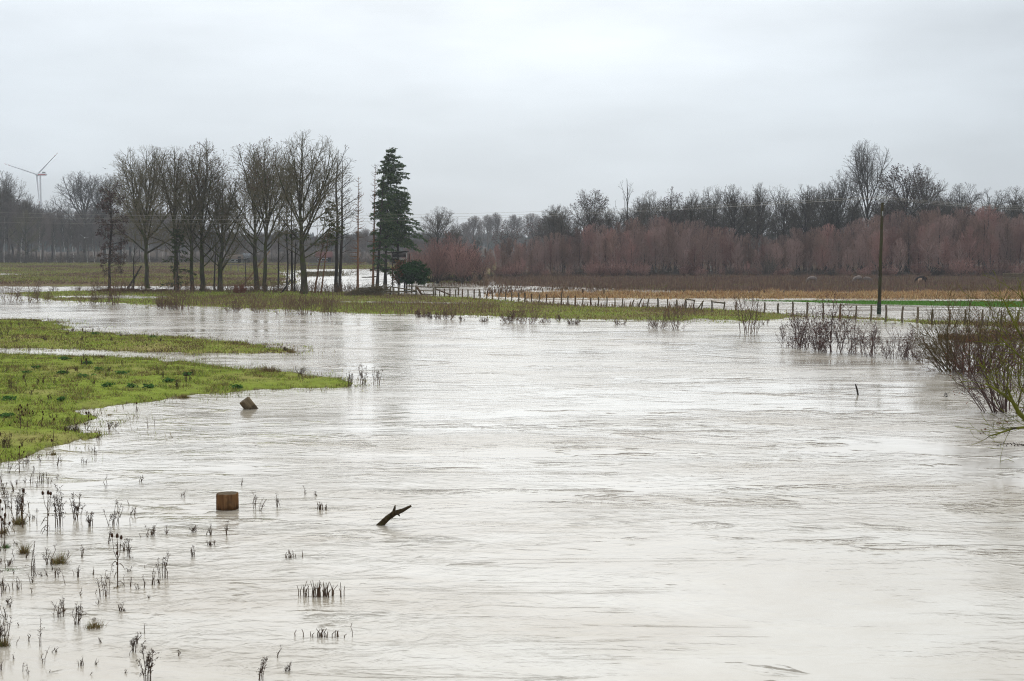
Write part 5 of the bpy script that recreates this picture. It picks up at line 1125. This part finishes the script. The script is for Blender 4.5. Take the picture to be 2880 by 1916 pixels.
for tx, tz in TIPS:
    L = math.hypot(tx, tz); a = Vector((tx, 0, tz)).normalized(); side = Vector((-a.z, 0, a.x)); m = MB(); red = MB()
    def sect(t):
        w = (1.0 if t < .04 else 1.9 * (1 - t) ** .7 + .35) ; th = .55 * (1 - t) + .08; c = hubp + a * (L * t)
        return [tuple(c + side * (w * .35) + Vector((0, 0, 0))), tuple(c + Vector((0, -th, 0))), tuple(c - side * (w * .65)), tuple(c + Vector((0, th, 0)))]
    def loft(mb, ts):
        V = []; [V.extend(sect(t)) for t in ts]; n = len(ts); mb.add(V, [(i * 4 + k, i * 4 + (k + 1) % 4, i * 4 + 4 + (k + 1) % 4, i * 4 + 4 + k) for i in range(n - 1) for k in range(4)])
    loft(m, [0, .04, .12, .25, .45, .65, .84]); loft(m, [.88, .94]); bl = m.build('blade', M_WHITE, o, cols=False)
    loft(red, [.84, .86, .88]); loft(red, [.94, .97, .998]); red.build('red_tip', M_SIGNAL, bl, cols=False)
tag(o, 'white wind turbine with red-banded nacelle above the birch wood', 'wind turbine')

# ------------------------------------------------------------------ far buildings
def house(x, yb, yt, wpx, D, wallc, roofc, label, dome=False, zb=.4):
    c = Vector(AT(x, yb, D)); w = hgt((0, D), wpx); H = hgt((0, D), yb - yt); o = empty('farm_building', (c.x, D, zb)); dp = w * .6
    Mw = mat_noise('wall_paint', tuple(v * .85 for v in wallc), wallc, 1, .9, rnd=0); Mr = mat_noise('roofing', tuple(v * .8 for v in roofc), roofc, 1, .8, rnd=0)
    if dome:
        m = MB(); n = 14; V = []
        for i in range(n + 1):
            a = math.pi * i / n; V += [(-math.cos(a) * w / 2, 0, math.sin(a) * H), (-math.cos(a) * w / 2, dp * 2, math.sin(a) * H)]
        m.add(V, [(2 * i, 2 * i + 2, 2 * i + 3, 2 * i + 1) for i in range(n)]); m.build('roof', Mr, o, smooth=True, cols=False)
        m = MB(); m.add([V[2 * i] for i in range(n + 1)] + [(0, 0, 0)], t=[(i, n + 1, i + 1) for i in range(n)]); m.build('end_wall', Mw, o, cols=False)
        for i in range(2, n - 1, 2): m = MB(); a = math.pi * i / n; m.beam((-math.cos(a) * w / 2, -.08, 0), (-math.cos(a) * w / 2, -.08, math.sin(a) * H), .12, .1); m.build('end_bar', M_STEEL, o, cols=False)
    else:
        e = H * .55; m = MB(); m.box((-w / 2, 0, 0), (w / 2, dp, e)); m.build('wall', Mw, o, cols=False)
        m = MB(); ov = .4; m.add([(-w / 2 - ov, -ov, e - .15), (w / 2 + ov, -ov, e - .15), (w / 2 + ov, dp / 2, H), (-w / 2 - ov, dp / 2, H), (w / 2 + ov, dp + ov, e - .15), (-w / 2 - ov, dp + ov, e - .15)], [(0, 1, 2, 3), (3, 2, 4, 5)], t=[(0, 3, 5), (1, 4, 2)]); m.build('roof', Mr, o, cols=False)
        for k in range(3):
            xx = w * (-.3 + .3 * k); m = MB(); m.box((xx - .6, -.05, e * .35), (xx + .6, .02, e * .75)); wn_ = m.build('window', M_WHITE, o, cols=False); m = MB(); m.box((xx - .5, -.08, e * .4), (xx + .5, -.055, e * .7)); m.build('pane', M_HIDE, wn_, cols=False)
        m = MB(); m.box((w * .42 - .5, -.06, 0), (w * .42 + .5, .02, 2.0)); m.build('door', M_HIDE, o, cols=False)
    return tag(o, label, 'building')
house(910, 748, 715, 40, 425, (0.16, 0.075, 0.07), (0.13, 0.06, 0.055), 'red-roofed farm building glimpsed right of the tallest ash')
house(655, 744, 720, 44, 432, (0.22, 0.205, 0.185), (0.11, 0.085, 0.065), 'pale farm building with tan roof glimpsed behind the low forking ash')
house(690, 735, 708, 20, 440, (0.3, 0.3, 0.29), (0.16, 0.17, 0.18), 'small white shed behind the fallen barkless trunk')
house(1352, 742, 707, 52, 345, (0.20, 0.22, 0.21), (0.24, 0.27, 0.26), 'pale rounded greenhouse half hidden by the purplish bushes', True)

# ------------------------------------------------------------------ horses
def horse_mesh():
    V = [(.5, 0, 1.12), (0, 0, 1.08), (-.5, 0, 1.12), (-.72, 0, 1.12), (-.98, 0, .82), (-1.2, 0, .5), (-1.28, 0, .33), (-1.36, 0, .12),
         (-.56, .17, .85), (-.6, .17, .47), (-.58, .17, .06), (-.56, -.17, .85), (-.62, -.17, .47), (-.7, -.17, .06),
         (.62, .18, .86), (.56, .18, .66), (.76, .18, .46), (.72, .18, .06), (.62, -.18, .86), (.6, -.18, .66), (.82, -.18, .46), (.84, -.18, .06), (.82, 0, 1.12), (.93, 0, .85), (.95, 0, .5), (-1.14, .07, .62), (-1.14, -.07, .62)]
    Rd = [.36, .38, .36, .26, .18, .13, .11, .075, .13, .065, .055, .13, .065, .055, .18, .13, .07, .06, .18, .13, .07, .06, .07, .06, .03, .025, .025]
    E = [(0, 1), (1, 2), (2, 3), (3, 4), (4, 5), (5, 6), (6, 7), (2, 8), (8, 9), (9, 10), (2, 11), (11, 12), (12, 13), (0, 14), (14, 15), (15, 16), (16, 17), (0, 18), (18, 19), (19, 20), (20, 21), (0, 22), (22, 23), (23, 24), (5, 25), (5, 26)]
    me = bpy.data.meshes.new('horse'); me.from_pydata(V, E, []); return me, Rd
def horse(x, y, hpx, face, colr, label, seed, dark=None):
    p = G(x, y, .3); me, Rd = horse_mesh(); o = bpy.data.objects.new('grazing_horse', me); COL.objects.link(o)
    md = o.modifiers.new('skin', 'SKIN'); md.use_smooth_shade = True
    for v, r in zip(me.skin_vertices[0].data, Rd): v.radius = (r, r); v.use_root = False
    me.skin_vertices[0].data[1].use_root = True
    sb = o.modifiers.new('smooth', 'SUBSURF'); sb.levels = 2; sb.render_levels = 2
    me.materials.append(mat_noise('horse_coat', tuple(c * .75 for c in colr), colr, 2, .8, rnd=0))
    s = hgt(p, hpx) / 1.4; o.location = (p[0], p[1], .28); o.scale = (s, s, s); o.rotation_euler = (0, 0, face)
    # mane and tail hair
    m = MB(); rs = random.Random(seed); L = []
    for k in range(26):
        t = rs.random(); a = Vector((-.6, 0, 1.33)).lerp(Vector((-1.12, 0, .72)), t); L.append(([tuple(a), tuple(a + Vector((rs.gauss(-.02, .03), .1, -.12))), tuple(a + Vector((rs.gauss(0, .04), .14, -.28)))], [.02, .018, .006]))
    for k in range(16): L.append(([(.84, rs.gauss(0, .02), 1.1), (.96, rs.gauss(0, .03), .8), (.97 + rs.gauss(0, .03), rs.gauss(0, .04), .35)], [.03, .03, .01]))
    m.tubes(L, 3); m.build('hair', mat_noise('horse_hair', tuple(c * .35 for c in (dark or colr)), tuple(c * .5 for c in (dark or colr)), 3, .9, rnd=0), o, cols=False)
    return tag(o, label, 'horse', 'horses grazing before the thicket')
GREYC = (0.27, 0.225, 0.2)
horse(2285, 797, 20, 0.25, GREYC, 'grey horse grazing alone left of the others', 1)
horse(2413, 797, 21, 0.4, (0.26, 0.215, 0.19), 'larger grey horse of the grazing pair beside the utility pole', 2)
horse(2438, 797, 18, math.pi - .5, (0.23, 0.19, 0.17), 'smaller grey horse of the grazing pair beside the utility pole', 3)
horse(2474, 797, 20, 1.3, (0.3, 0.255, 0.235), 'grey horse mostly hidden behind the utility pole', 4)
horse(2592, 800, 23, -.1, (0.045, 0.036, 0.034), 'dark brown horse grazing behind the tan foal', 5)
horse(2587, 801, 18, 1.0, (0.36, 0.245, 0.17), 'tan foal standing close against the dark horse', 6, (0.1, .07, .05))

# ------------------------------------------------------------------ birds
def bird(x, y, D, span, colr, wingc, label, up=(.5, .12), yaw=.3):
    p = AT(x, y, D); o = empty('flying_bird', p, yaw); m = MB(); s = span
    m.tubes([([(0, -.22 * s, 0), (0, -.16 * s, .01), (0, 0, 0), (0, .14 * s, 0), (0, .24 * s, .01)], [.012 * s, .045 * s, .065 * s, .04 * s, .01 * s])], 8, cap=True); m.build('body', mat_noise('plumage', colr, tuple(c * 1.1 for c in colr), 5, .8, rnd=0), o, smooth=True, cols=False)
    for k in (-1, 1):
        m = MB(); e = up[0 if k < 0 else 1]; V = []
        for t, ch, dz in ((.05, .14, 0), (.22, .15, .5), (.38, .1, .8), (.5, .02, 1.0)):
            x0 = k * t * s; z0 = e * dz * .5 * s; V += [(x0, -ch * .5 * s, z0), (x0, ch * .5 * s, z0), (x0, 0, z0 + .015 * s)]
        m.add(V, t=[tt for i in range(3) for a, b_ in ((0, 2), (2, 1), (1, 0)) for tt in ((3 * i + a, 3 * i + 3 + a, 3 * i + 3 + b_), (3 * i + a, 3 * i + 3 + b_, 3 * i + b_))]); m.build('wing', mat_noise('wing', wingc, tuple(c * 1.15 for c in wingc), 5, .8, rnd=0), o, cols=False)
    tag(o, label, 'bird')
bird(238, 669, 170, 1.0, (0.6, 0.6, 0.6), (0.55, 0.55, 0.56), 'pale gull flying before the birch wood', (.75, .15), .2)
bird(296, 475, 200, .8, (0.03, 0.03, 0.03), (0.035, 0.035, 0.035), 'small dark bird in the sky above the bare trees', (.5, .15), .6)
# ------------------------------------------------------------------ weeds in the shallows
M_STEM = mat_noise('dead_stems', (0.06, 0.04, 0.026), (0.15, 0.10, 0.066), 6, .9, rnd=.2)
M_TEAS = mat_noise('teasel_stems', (0.06, 0.038, 0.024), (0.15, 0.10, 0.06), 6, .9, rnd=.15)
M_HEAD = mat_noise('teasel_heads', (0.028, 0.013, 0.008), (0.085, 0.042, 0.022), 40, .95, .6, rnd=.1)
def head(mb, p, d, s):
    d = Vector(d).normalized(); p = Vector(p); u = d.orthogonal().normalized(); v = d.cross(u)
    prof = [(0, .25), (.12, .75), (.35, 1), (.6, .95), (.85, .6), (1, .12)]
    mb.tubes([([tuple(p + d * s * t) for t, r in prof], [s * .3 * r for t, r in prof])], 10, cap=True)
    L = []
    for k in range(46):
        t = random.random(); a = random.random() * 6.283; rr = s * .3 * (1 - (2 * t - 1) ** 2 * .8); q = p + d * s * t + (u * math.cos(a) + v * math.sin(a)) * rr * .85
        e = q + ((u * math.cos(a) + v * math.sin(a)) * .8 + d * .5) * s * .11; L.append(([tuple(q), tuple(e)], [s * .022, s * .006]))
    for k in range(5):
        a = k * 1.257; q = p - d * s * .02; w = (u * math.cos(a) + v * math.sin(a)); L.append(([tuple(q), tuple(q + w * s * .55 + d * s * .35)], [s * .025, s * .006]))
    mb.tubes(L, 3)
def teasel(x, y, h, heads, seed, label, z=0.0, name='teasel'):
    """heads: [(dx, height fraction, size)] in photograph pixels"""
    random.seed(seed); p = G(x, y, z); s = p[1] / FPX; H = h * s; o = empty(name, p); m = MB(); L = []; top = max(heads, key=lambda a: a[1])
    fx = top[0] * s; L.append(([(0, 0, -.15), (fx * .3, random.gauss(0, .02), H * .35), (fx * .8, random.gauss(0, .02), H * .7), (fx, 0, H * top[1] - .05)], [.011, .010, .008, .005])); ends = [((fx, 0, H * top[1] - .06), (0.05, 0, 1), top[2])]
    for (dx, hf, sz) in heads:
        if (dx, hf, sz) == top: continue
        z0 = max(H * .05, H * hf * .62 - abs(dx) * s); e = Vector((dx * s, random.uniform(-.08, .08), H * hf - .05)); b0 = Vector((fx * z0 / H, 0, z0)); mid = b0.lerp(e, .45) + Vector(((dx * s - b0.x) * .2, 0, -.03))
        if abs(dx - top[0]) < 2.5: ends.append((tuple(Vector((fx * hf, -.012, H * hf - .06))), (0, 0, 1), sz)); continue
        L.append(([tuple(b0), tuple(b0.lerp(mid, .5)), tuple(mid), tuple(e)], [.006, .006, .005, .004])); ends.append((tuple(e), tuple((e - mid)), sz))
    for k in range(5):
        z0 = random.uniform(.05, .55) * H; a = random.random() * 6.28; L.append(([(fx * z0 / H, 0, z0), (fx * z0 / H + math.cos(a) * .05, math.sin(a) * .05, z0 + .02), (fx * z0 / H + math.cos(a) * .1, math.sin(a) * .1, z0 - .03), (fx * z0 / H + math.cos(a) * .13, math.sin(a) * .13, z0 - .1)], [.006, .007, .006, .002]))
    m.tubes(L, 5); m.build('stem', M_TEAS, o, smooth=True, cols=False)
    for (q, dd, sz) in ends: hm = MB(); head(hm, q, dd, sz * s); hm.build('seed_head', M_HEAD, o, smooth=False, cols=False)
    return tag(o, label, 'teasel', 'teasels')
HS = 11
teasel(330, 1652, 152, [(2, 1.0, 14), (-14, .99, 13), (15, .97, 13), (0, .68, 11), (0, .49, 9)], 1, 'teasel with three dark heads side by side over a forked stem')
teasel(131, 1509, 128, [(7, 1.0, 13), (-4, 1.0, 12), (17, .99, 12), (3, .5, 8)], 2, 'teasel with three heads in a row beside the tall dark weed clump')
teasel(62, 1484, 108, [(6, 1.0, 13), (3, .8, 9), (8, .74, 9)], 3, 'teasel with one high head above two small ones at the grass tuft')
teasel(5, 1512, 106, [(-2, 1.0, 13), (4, .8, 9), (-4, .6, 9)], 4, 'teasel cut by the frame edge beside the low many-headed one')
teasel(14, 1512, 72, [(1, .95, 11), (0, .62, 10), (9, .58, 10), (-8, .75, 9)], 5, 'low many-headed teasel at the frame edge')
teasel(58, 1206, 68, [(0, 1.0, 8), (-4, .82, 7), (5, .92, 7), (7, .75, 7), (-9, .5, 6), (9, .6, 6), (-16, .3, 6), (-28, .2, 6)], 6, 'bushy brown teasel clump standing on the meadow edge', .15)
teasel(76, 1207, 70, [(2, 1.0, 7), (-4, .8, 7), (10, .68, 6), (16, .75, 6), (18, .66, 6)], 7, 'slim teasel right of the bushy clump on the meadow', .15)
teasel(116, 1200, 44, [(5, 1.0, 7), (8, .85, 6), (2, .5, 6)], 8, 'short leaning teasel on the meadow near the wet inlet', .12)
teasel(149, 1280, 104, [(5, 1.0, 9), (0, .42, 9)], 9, 'very tall thin teasel with one head below the top, at the shore tuft')
teasel(247, 1224, 66, [(4, 1.0, 8), (-3, .97, 8), (5, .84, 7), (-9, .5, 6), (9, .7, 6)], 10, 'teasel clump on the small grass spit in the shallows', .05)
teasel(55, 1330, 76, [(1, 1.0, 8), (10, .8, 7), (-1, .74, 7)], 11, 'thin teasel rising through the shoreline, its foot in the water')
teasel(74, 1306, 24, [(0, 1.0, 8)], 12, 'single short teasel head at the near shoreline')
teasel(383, 1158, 26, [(1, 1.0, 7)], 13, 'lone teasel head off the meadow shore')
def weed(x, y, h, w, n, leaf, seed, label, z=-.01, name='dead_weed', group='dead weeds in the shallows', lean=0.0, mat=None, leafc=((0.06, 0.038, 0.028), (0.10, 0.062, 0.04), (0.04, 0.028, 0.024)), lsize=1.0, cat='weed'):
    rg = random.Random(seed); p = G(x, y, z); s = p[1] / FPX; H = h * s; Wd = w * s; o = empty(name, p); m = MB(); L = []; ends = []; tk = .6 + .4 * min(1.5, p[1] / 25)
    for k in range(n):
        bx = rg.uniform(-.28, .28) * Wd; by = rg.uniform(-.25, .25) * Wd; hh = H * (1.0 if k == 0 else rg.uniform(.4, .95)); tx = bx + rg.uniform(-.35, .35) * Wd * 1.0 + lean * hh
        q = [Vector((bx, by, -.1)), Vector((bx + (tx - bx) * .3 + rg.gauss(0, .01), by, hh * .35)), Vector((bx + (tx - bx) * .7 + rg.gauss(0, .012), by + rg.gauss(0, .02), hh * .72)), Vector((tx, by + rg.gauss(0, .03), hh))]
        r = rg.uniform(.0045, .008) * tk; L.append(([tuple(a) for a in q], [r, r * .9, r * .7, r * .35]))
        for j in range(int(leaf * rg.uniform(2, 6)) + 1):
            t = rg.uniform(.3, 1) * 3; i = min(2, int(t)); a = q[i].lerp(q[i + 1], t - i); e = a + Vector((rg.gauss(0, .35), rg.gauss(0, .35), rg.uniform(.1, .6))).normalized() * rg.uniform(.08, .28) * H * .7
            L.append(([tuple(a), tuple(a.lerp(e, .33)), tuple(a.lerp(e, .66)), tuple(e)], [r * .5, r * .5, r * .4, r * .3])); ends += [a.lerp(e, rg.uniform(.5, 1)) for _ in range(1 + int(leaf * 3))]
        ends += [q[3]] + [q[i_].lerp(q[i_ + 1], rg.random()) for i_ in (1, 1, 2, 2, 2) for _ in range(1 + int(leaf))]
    m.tubes(L, 4); m.build('stem', mat or M_STEM, o, cols=False)
    if leaf > 0:
        e = np.array([tuple(a) for a in ends]); e = np.repeat(e, 2, 0); e = e + np.random.randn(*e.shape) * .014 * tk; f = MB(); f.chips(e, np.random.uniform(.007, .017, len(e)) * tk * lsize * min(1, .45 + H), cols(len(e), leafc, .35)); f.build('withered_leaves', M_CHIP, o)
    return tag(o, label, cat, group)
WD = [ # x, y, h, w, stems, leafiness, label
 (50, 1462, 88, 46, 11, 1.0, 'dark leafy weed clump behind the teasel with one high head'), (165, 1484, 120, 36, 10, 1.2, 'tallest dark weed clump in the shallows, dense and upright'), (213, 1462, 78, 44, 8, 1.1, 'dark bushy weed right of the tallest clump'),
 (258, 1481, 42, 36, 7, 1.1, 'low sprawling dark weed with drooping leaves'), (318, 1478, 68, 50, 8, .8, 'spreading dark weed with a forked crown, left of the wooden stump'), (306, 1532, 54, 16, 3, .8, 'single leaning dark weed stem just above the three-headed teasel'),
 (372, 1450, 24, 40, 4, .7, 'low arching weed stem leaning over the water, nearest the stump'), (427, 1508, 34, 40, 7, .9, 'small cluster of short dark weeds below the wooden stump'), (467, 1503, 24, 12, 3, .8, 'pair of short weed stems beside the small dark cluster'),
 (360, 1567, 56, 26, 4, 1.0, 'slender dark weed right of the three-headed teasel'), (461, 1627, 78, 40, 6, .6, 'pale brown weed with feathery upright stems in open water'), (25, 1432, 62, 26, 5, .8, 'thin tall weed at the edge behind the dark leafy clump'),
 (718, 1433, 50, 12, 3, .8, 'upright leafy weed stem right of the wooden stump'), (735, 1438, 36, 22, 3, .6, 'leaning weed stem beside the upright one by the stump'), (784, 1428, 38, 28, 4, .7, 'small forked weed between the stump and the driftwood'),
 (545, 1498, 20, 34, 6, 1.0, 'low dark leafy sprig below the wooden stump'), (588, 1506, 32, 30, 5, .6, 'thin curved weed stems below and left of the stump'), (634, 1507, 40, 14, 3, .7, 'bent weed stem straight below the wooden stump'),
 (593, 1536, 16, 34, 6, 1.0, 'tiny leafy sprigs under the curved weed stems'), (545, 1568, 38, 24, 4, .9, 'small upright leafy weed alone in mid water'), (374, 1835, 54, 32, 6, 1.4, 'dense dark conical weed low in the picture'),
 (418, 1920, 112, 42, 7, 1.4, 'tall brown seedy weed cut by the lower picture edge'), (735, 1914, 72, 44, 5, 1.0, 'brown leaning weed near the lower picture edge, in open water'), (807, 1890, 26, 24, 4, 1.0, 'small leafy sprig beside the brown leaning weed'),
 (783, 1852, 40, 12, 2, .2, 'thin brown stick above the brown leaning weed'), (988, 1793, 42, 12, 1, .1, 'lone thin straw-coloured stalk far out in the river'), (501, 1846, 20, 14, 2, .4, 'tiny forked twig beside the tall seedy weed'),
 (290, 1678, 86, 50, 7, .3, 'thin tall dead stalks with a low leafy base below the three-headed teasel'), (168, 1738, 62, 46, 9, .4, 'sparse tuft of upright dead stalks near the reddish tuft'), (219, 1758, 70, 34, 7, .8, 'reddish brown weed tuft with a leafy base'),
 (298, 1375, 40, 10, 2, .05, 'two thin crossed sticks in the rippled water'), (514, 1401, 24, 14, 3, .9, 'small dark sprig left of the wooden stump'), (863, 1394, 28, 22, 2, .3, 'thin bent weed stem far right of the stump'), (890, 1395, 12, 18, 3, .8, 'tiny sprig beside the thin bent stem'),
 (115, 1820, 88, 10, 2, .05, 'two long straight dead stalks side by side'), (127, 1870, 52, 12, 1, .05, 'single leaning stick below the two long stalks'), (94, 1622, 102, 26, 3, .3, 'tall thin stalk above the floating twig'), (122, 1624, 18, 70, 5, .6, 'low floating twig with upright sprigs'),
 (160, 1626, 30, 26, 4, .8, 'small dark sprig at the end of the floating twig'), (311, 1208, 26, 40, 9, 1.0, 'low dark leafy weeds off the meadow spit'), (278, 1238, 28, 30, 6, .1, 'leaning grassy stems off the meadow spit'), (416, 1205, 28, 10, 2, .4, 'thin stalk in the water well off the meadow, nearer shore'),
 (436, 1200, 26, 6, 1, .3, 'single dark stalk farthest from the meadow'), (261, 1273, 24, 12, 2, .7, 'short dark-topped stalk in calm water, taller of two'), (268, 1283, 20, 10, 2, .7, 'short dark-topped stalk in calm water, lower of two'), (232, 1303, 16, 10, 2, .6, 'tiny dark stalk of the calm water, leftmost of three'),
 (245, 1304, 12, 10, 2, .6, 'tiny dark stalk of the calm water beside its twin'), (175, 1305, 18, 12, 2, .5, 'little two-stemmed sprig near the shoreline'), (66, 1327, 30, 5, 1, .02, 'plain straight dark stick by the near shoreline'), (88, 1361, 42, 20, 3, .3, 'leaning dead stems in the water below the shore, leftmost'),
 (104, 1361, 34, 14, 2, .4, 'leaning dead stem second from the left below the shore'), (120, 1363, 36, 14, 3, .6, 'dark sprig third from the left below the shore'), (138, 1363, 36, 16, 3, .6, 'dark sprig fourth from the left below the shore'),
 (984, 1084, 36, 30, 8, 1.0, 'brown leafy weeds on the very tip of the meadow'), (1020, 1084, 64, 40, 11, .9, 'tall dark weeds standing in the water off the meadow tip'), (1060, 1082, 46, 46, 9, .8, 'outermost fan-shaped weed off the meadow tip'),
 (848, 1057, 28, 46, 12, .8, 'brown weed clump on the upper edge of the meadow tip'), (803, 990, 16, 14, 9, 1.4, 'dark tuft at the very tip of the narrow spit'), (27, 1103, 46, 20, 6, .9, 'dark dock-like weed on the meadow by the frame edge'),
 (501, 1094, 26, 14, 7, 1.3, 'brown dock seed head standing alone in the meadow'), (185, 1218, 24, 60, 14, .4, 'brown grassy weeds on the small wet spit'), (210, 1220, 34, 40, 10, .7, 'dark weeds beside the teasel clump on the small spit'), (15, 1258, 40, 40, 16, .3, 'brown upright stalks on the nearest meadow corner'),
 (8, 1815, 108, 46, 9, .8, 'reddish brown upright weed clump at the lower frame edge'), (680, 1367, 22, 8, 2, .1, 'hair-thin stalk in the water above the stump'), (40, 1660, 36, 50, 6, .2, 'sparse thin grass stems at the frame edge near the floating twig'), (140, 1590, 60, 30, 5, .4, 'thin branching stems left of the green and brown grass tuft'),
 (120, 1868, 30, 8, 1, .4, 'short thin sprig below the two long stalks'), (65, 1892, 28, 12, 1, .3, 'thin bent stick close to the lower edge'), (405, 1655, 36, 12, 2, .4, 'small dark sprig right of the three-headed teasel foot')]
for k, (x, y, h, w, n, lf_, l) in enumerate(WD): weed(x, y, h, w, n, lf_, 500 + k, l, lean=.25 if 'lean' in l else 0.0, z=.12 if 'meadow' in l and 'off the' not in l and 'water' not in l else -.01)
# stubble of cut reeds
def stubble(x, y, w, h, n, seed, label):
    rg = random.Random(seed); p = G(x, y); s = p[1] / FPX; o = empty('reed_stubble', p); m = MB(); L = []
    for k in range(n):
        bx = rg.gauss(0, .26) * w * s; by = rg.uniform(-.15, .15) * w * s * .6; hh = h * s * rg.uniform(.4, 1); L.append(([(bx, by, -.06), (bx + rg.gauss(0, .01), by, hh * .5), (bx + rg.gauss(.01, .025), by, hh)], [.008, .007, .004]))
    m.tubes(L, 5); m.build('stem', M_STEM, o, cols=False); tag(o, label, 'stubble', 'reed stubble in the river')
stubble(891, 1678, 135, 46, 46, 1, 'widest clump of short reed stubble in mid river'); stubble(911, 1792, 100, 26, 22, 2, 'sparse low reed stubble nearest the lower edge'); stubble(905, 1434, 44, 24, 12, 3, 'small reed stubble left of the driftwood'); stubble(818, 1569, 56, 24, 12, 4, 'short leafy stubble midway between driftwood and widest clump')
# grass tufts
def tuft(x, y, w, h, n, seed, colr, label, name='grass_tuft', group='grass tufts in the shallows', z=0.0, cat='grass tuft'):
    rs = np.random.RandomState(seed); p = G(x, y, z); s = p[1] / FPX; o = empty(name, p); q = rs.randn(n, 3) * np.array([.24 * w * s, .16 * w * s, 0]); q[:, 2] = -.03
    m = MB(); hh = h * s * (.35 + .65 * rs.rand(n)) * np.exp(-(q[:, 0] / (.45 * w * s)) ** 2); m.blades(q, hh, np.full(n, .011) * (p[1] / 25), rs.randn(n, 2) * .45, cols(n, colr, .3)); m.build('blade_cluster', M_BLADE, o)['kind'] = 'stuff'; tag(o, label, cat, group)
MIX = [(0.20, 0.13, 0.05), (0.14, 0.09, 0.035), (0.13, 0.14, 0.03), (0.24, 0.18, 0.08)]
tuft(165, 1585, 58, 46, 260, 1, MIX, 'brown and green grass tuft standing alone in the shallows'); tuft(267, 1765, 70, 36, 260, 2, MIX, 'wide brown grass tuft low in the picture'); tuft(330, 1653, 34, 14, 120, 3, MIX, 'small grass tuft at the foot of the three-headed teasel')
tuft(67, 1556, 42, 44, 200, 4, MIX, 'tangled grass tuft at the edge above the floating twig'); tuft(54, 1475, 40, 46, 200, 5, MIX, 'grass tuft at the foot of the high-headed teasel'); tuft(8, 1817, 44, 44, 220, 6, MIX, 'brown grass tuft cut by the frame edge, lowest'); tuft(8, 1500, 30, 30, 140, 7, MIX, 'grass tuft cut by the frame edge under the low teasel')
GRN = [(0.05, 0.15, 0.02), (0.07, 0.18, 0.03), (0.04, 0.11, 0.02)]
tuft(15, 1541, 34, 20, 170, 8, GRN, 'bright green leafy patch at the frame edge'); tuft(28, 1604, 66, 13, 200, 9, GRN, 'flat bright green patch floating at the frame edge'); tuft(338, 1827, 18, 8, 60, 10, GRN, 'tiny bright green sprig low in the open water'); tuft(62, 1603, 14, 10, 50, 11, GRN, 'little green sprig beside the flat green patch')
tuft(150, 1280, 24, 16, 120, 12, MIX, 'small tuft at the foot of the very tall thin teasel'); tuft(516, 1118, 36, 16, 260, 13, STRAWS, 'straw coloured tuft where the meadow meets the water', z=.03); tuft(310, 1168, 30, 8, 90, 14, MIX, 'thin floating grass at the end of the wet inlet')
tuft(250, 1226, 34, 14, 200, 15, MIX, 'grass fringe at the end of the small spit', z=.02); tuft(820, 991, 30, 10, 160, 16, STRAWS, 'straw fringe at the end of the narrow spit', z=.02)
tuft(755, 1050, 90, 30, 420, 17, BROWNS + STRAWS, 'long brown grass clump on the upper meadow edge near the tip', z=.05); tuft(286, 1008, 26, 16, 200, 18, STRAWS + BROWNS, 'dark straw tussock on the upper meadow edge', z=.12); tuft(200, 1007, 26, 14, 200, 19, STRAWS, 'second tussock on the upper meadow edge', z=.12); tuft(620, 1036, 20, 12, 160, 20, STRAWS, 'small tussock on the slope toward the tip', z=.1)
# dark green nettle patches and scattered weeds of the meadow
NET = [(0.07, 0.155, 0.035), (0.09, 0.18, 0.04), (0.055, 0.115, 0.035)]
c7 = lambda a: (a[0] / 2.1045, 860 + a[1] / 2.1045)
rgn = random.Random(5); spots = [(380, 325), (370, 410), (490, 430), (1000, 450), (35, 655), (50, 560), (360, 555), (590, 390), (720, 410), (1400, 468), (880, 480), (1110, 420), (640, 480), (160, 410), (520, 350), (780, 480), (210, 380), (560, 165), (900, 180), (780, 150)]
for k, a in enumerate(spots):
    x, y = c7(a); z = .22; p = G(x, y, z); zz = float(land(np.array([p[0]]), np.array([p[1]]))[0][0]); o = empty('nettle_patch', (p[0], p[1], zz)); n = 80; rs = np.random.RandomState(k); w = hgt(p, rgn.uniform(14, 30))
    q = rs.randn(n, 3) * np.array([w * .3, w * .3, .03]) + np.array([0, 0, .07]); q[:, 2] = np.abs(q[:, 2]) + .01
    m = MB(); m.chips(q, .05 + .05 * rs.rand(n), cols(n, NET, .35), .6); m.build('leaf_cluster', M_CHIP, o)['kind'] = 'stuff'; tag(o, 'dark green leafy patch in the short grass of the meadow banks', 'plant', 'dark green leafy patches')
for k in range(180):
    if k < 50: x = rgn.uniform(0, 560) if k % 3 else rgn.uniform(0, 300); y = rgn.uniform(1008, 1135) if x > 200 else rgn.uniform(1008, 1260)
    else: x = rgn.uniform(0, 780) * rgn.random() ** .5; y = rgn.uniform(903, 990)
    p = G(x, y, .2); zz, zn = land(np.array([p[0]]), np.array([p[1]])); zz = float(zz[0])
    if zn[0] not in (Z_NEAR, Z_SPIT): continue
    near = zn[0] == Z_NEAR
    weed(x, y, rgn.uniform(9, 26) if near else rgn.uniform(7, 16), rgn.uniform(6, 16), rgn.randint(3, 6), rgn.uniform(.3, 1.2), 800 + k, 'small dead weed standing in the grass of the nearest meadow' if near else 'small dead weed standing on the narrow spit', z=zz, group='dead weeds of the nearest meadow' if near else 'dead weeds of the spit', leafc=((0.05, 0.03, 0.02), (0.09, 0.05, 0.03)))

for k in range(120):
    x = 460 * rgn.random() ** 2.0; y = rgn.uniform(1290 + x * .1, 1905)
    weed(x, y, rgn.uniform(8, 34), rgn.uniform(8, 26), rgn.randint(1, 4), rgn.choice((0, .1, .3, .6)), 1100 + k, 'hair-thin dead stalks poking out of the shallow water off the near bank', group='hair-thin stalks in the shallows', lean=rgn.uniform(-.3, .3))
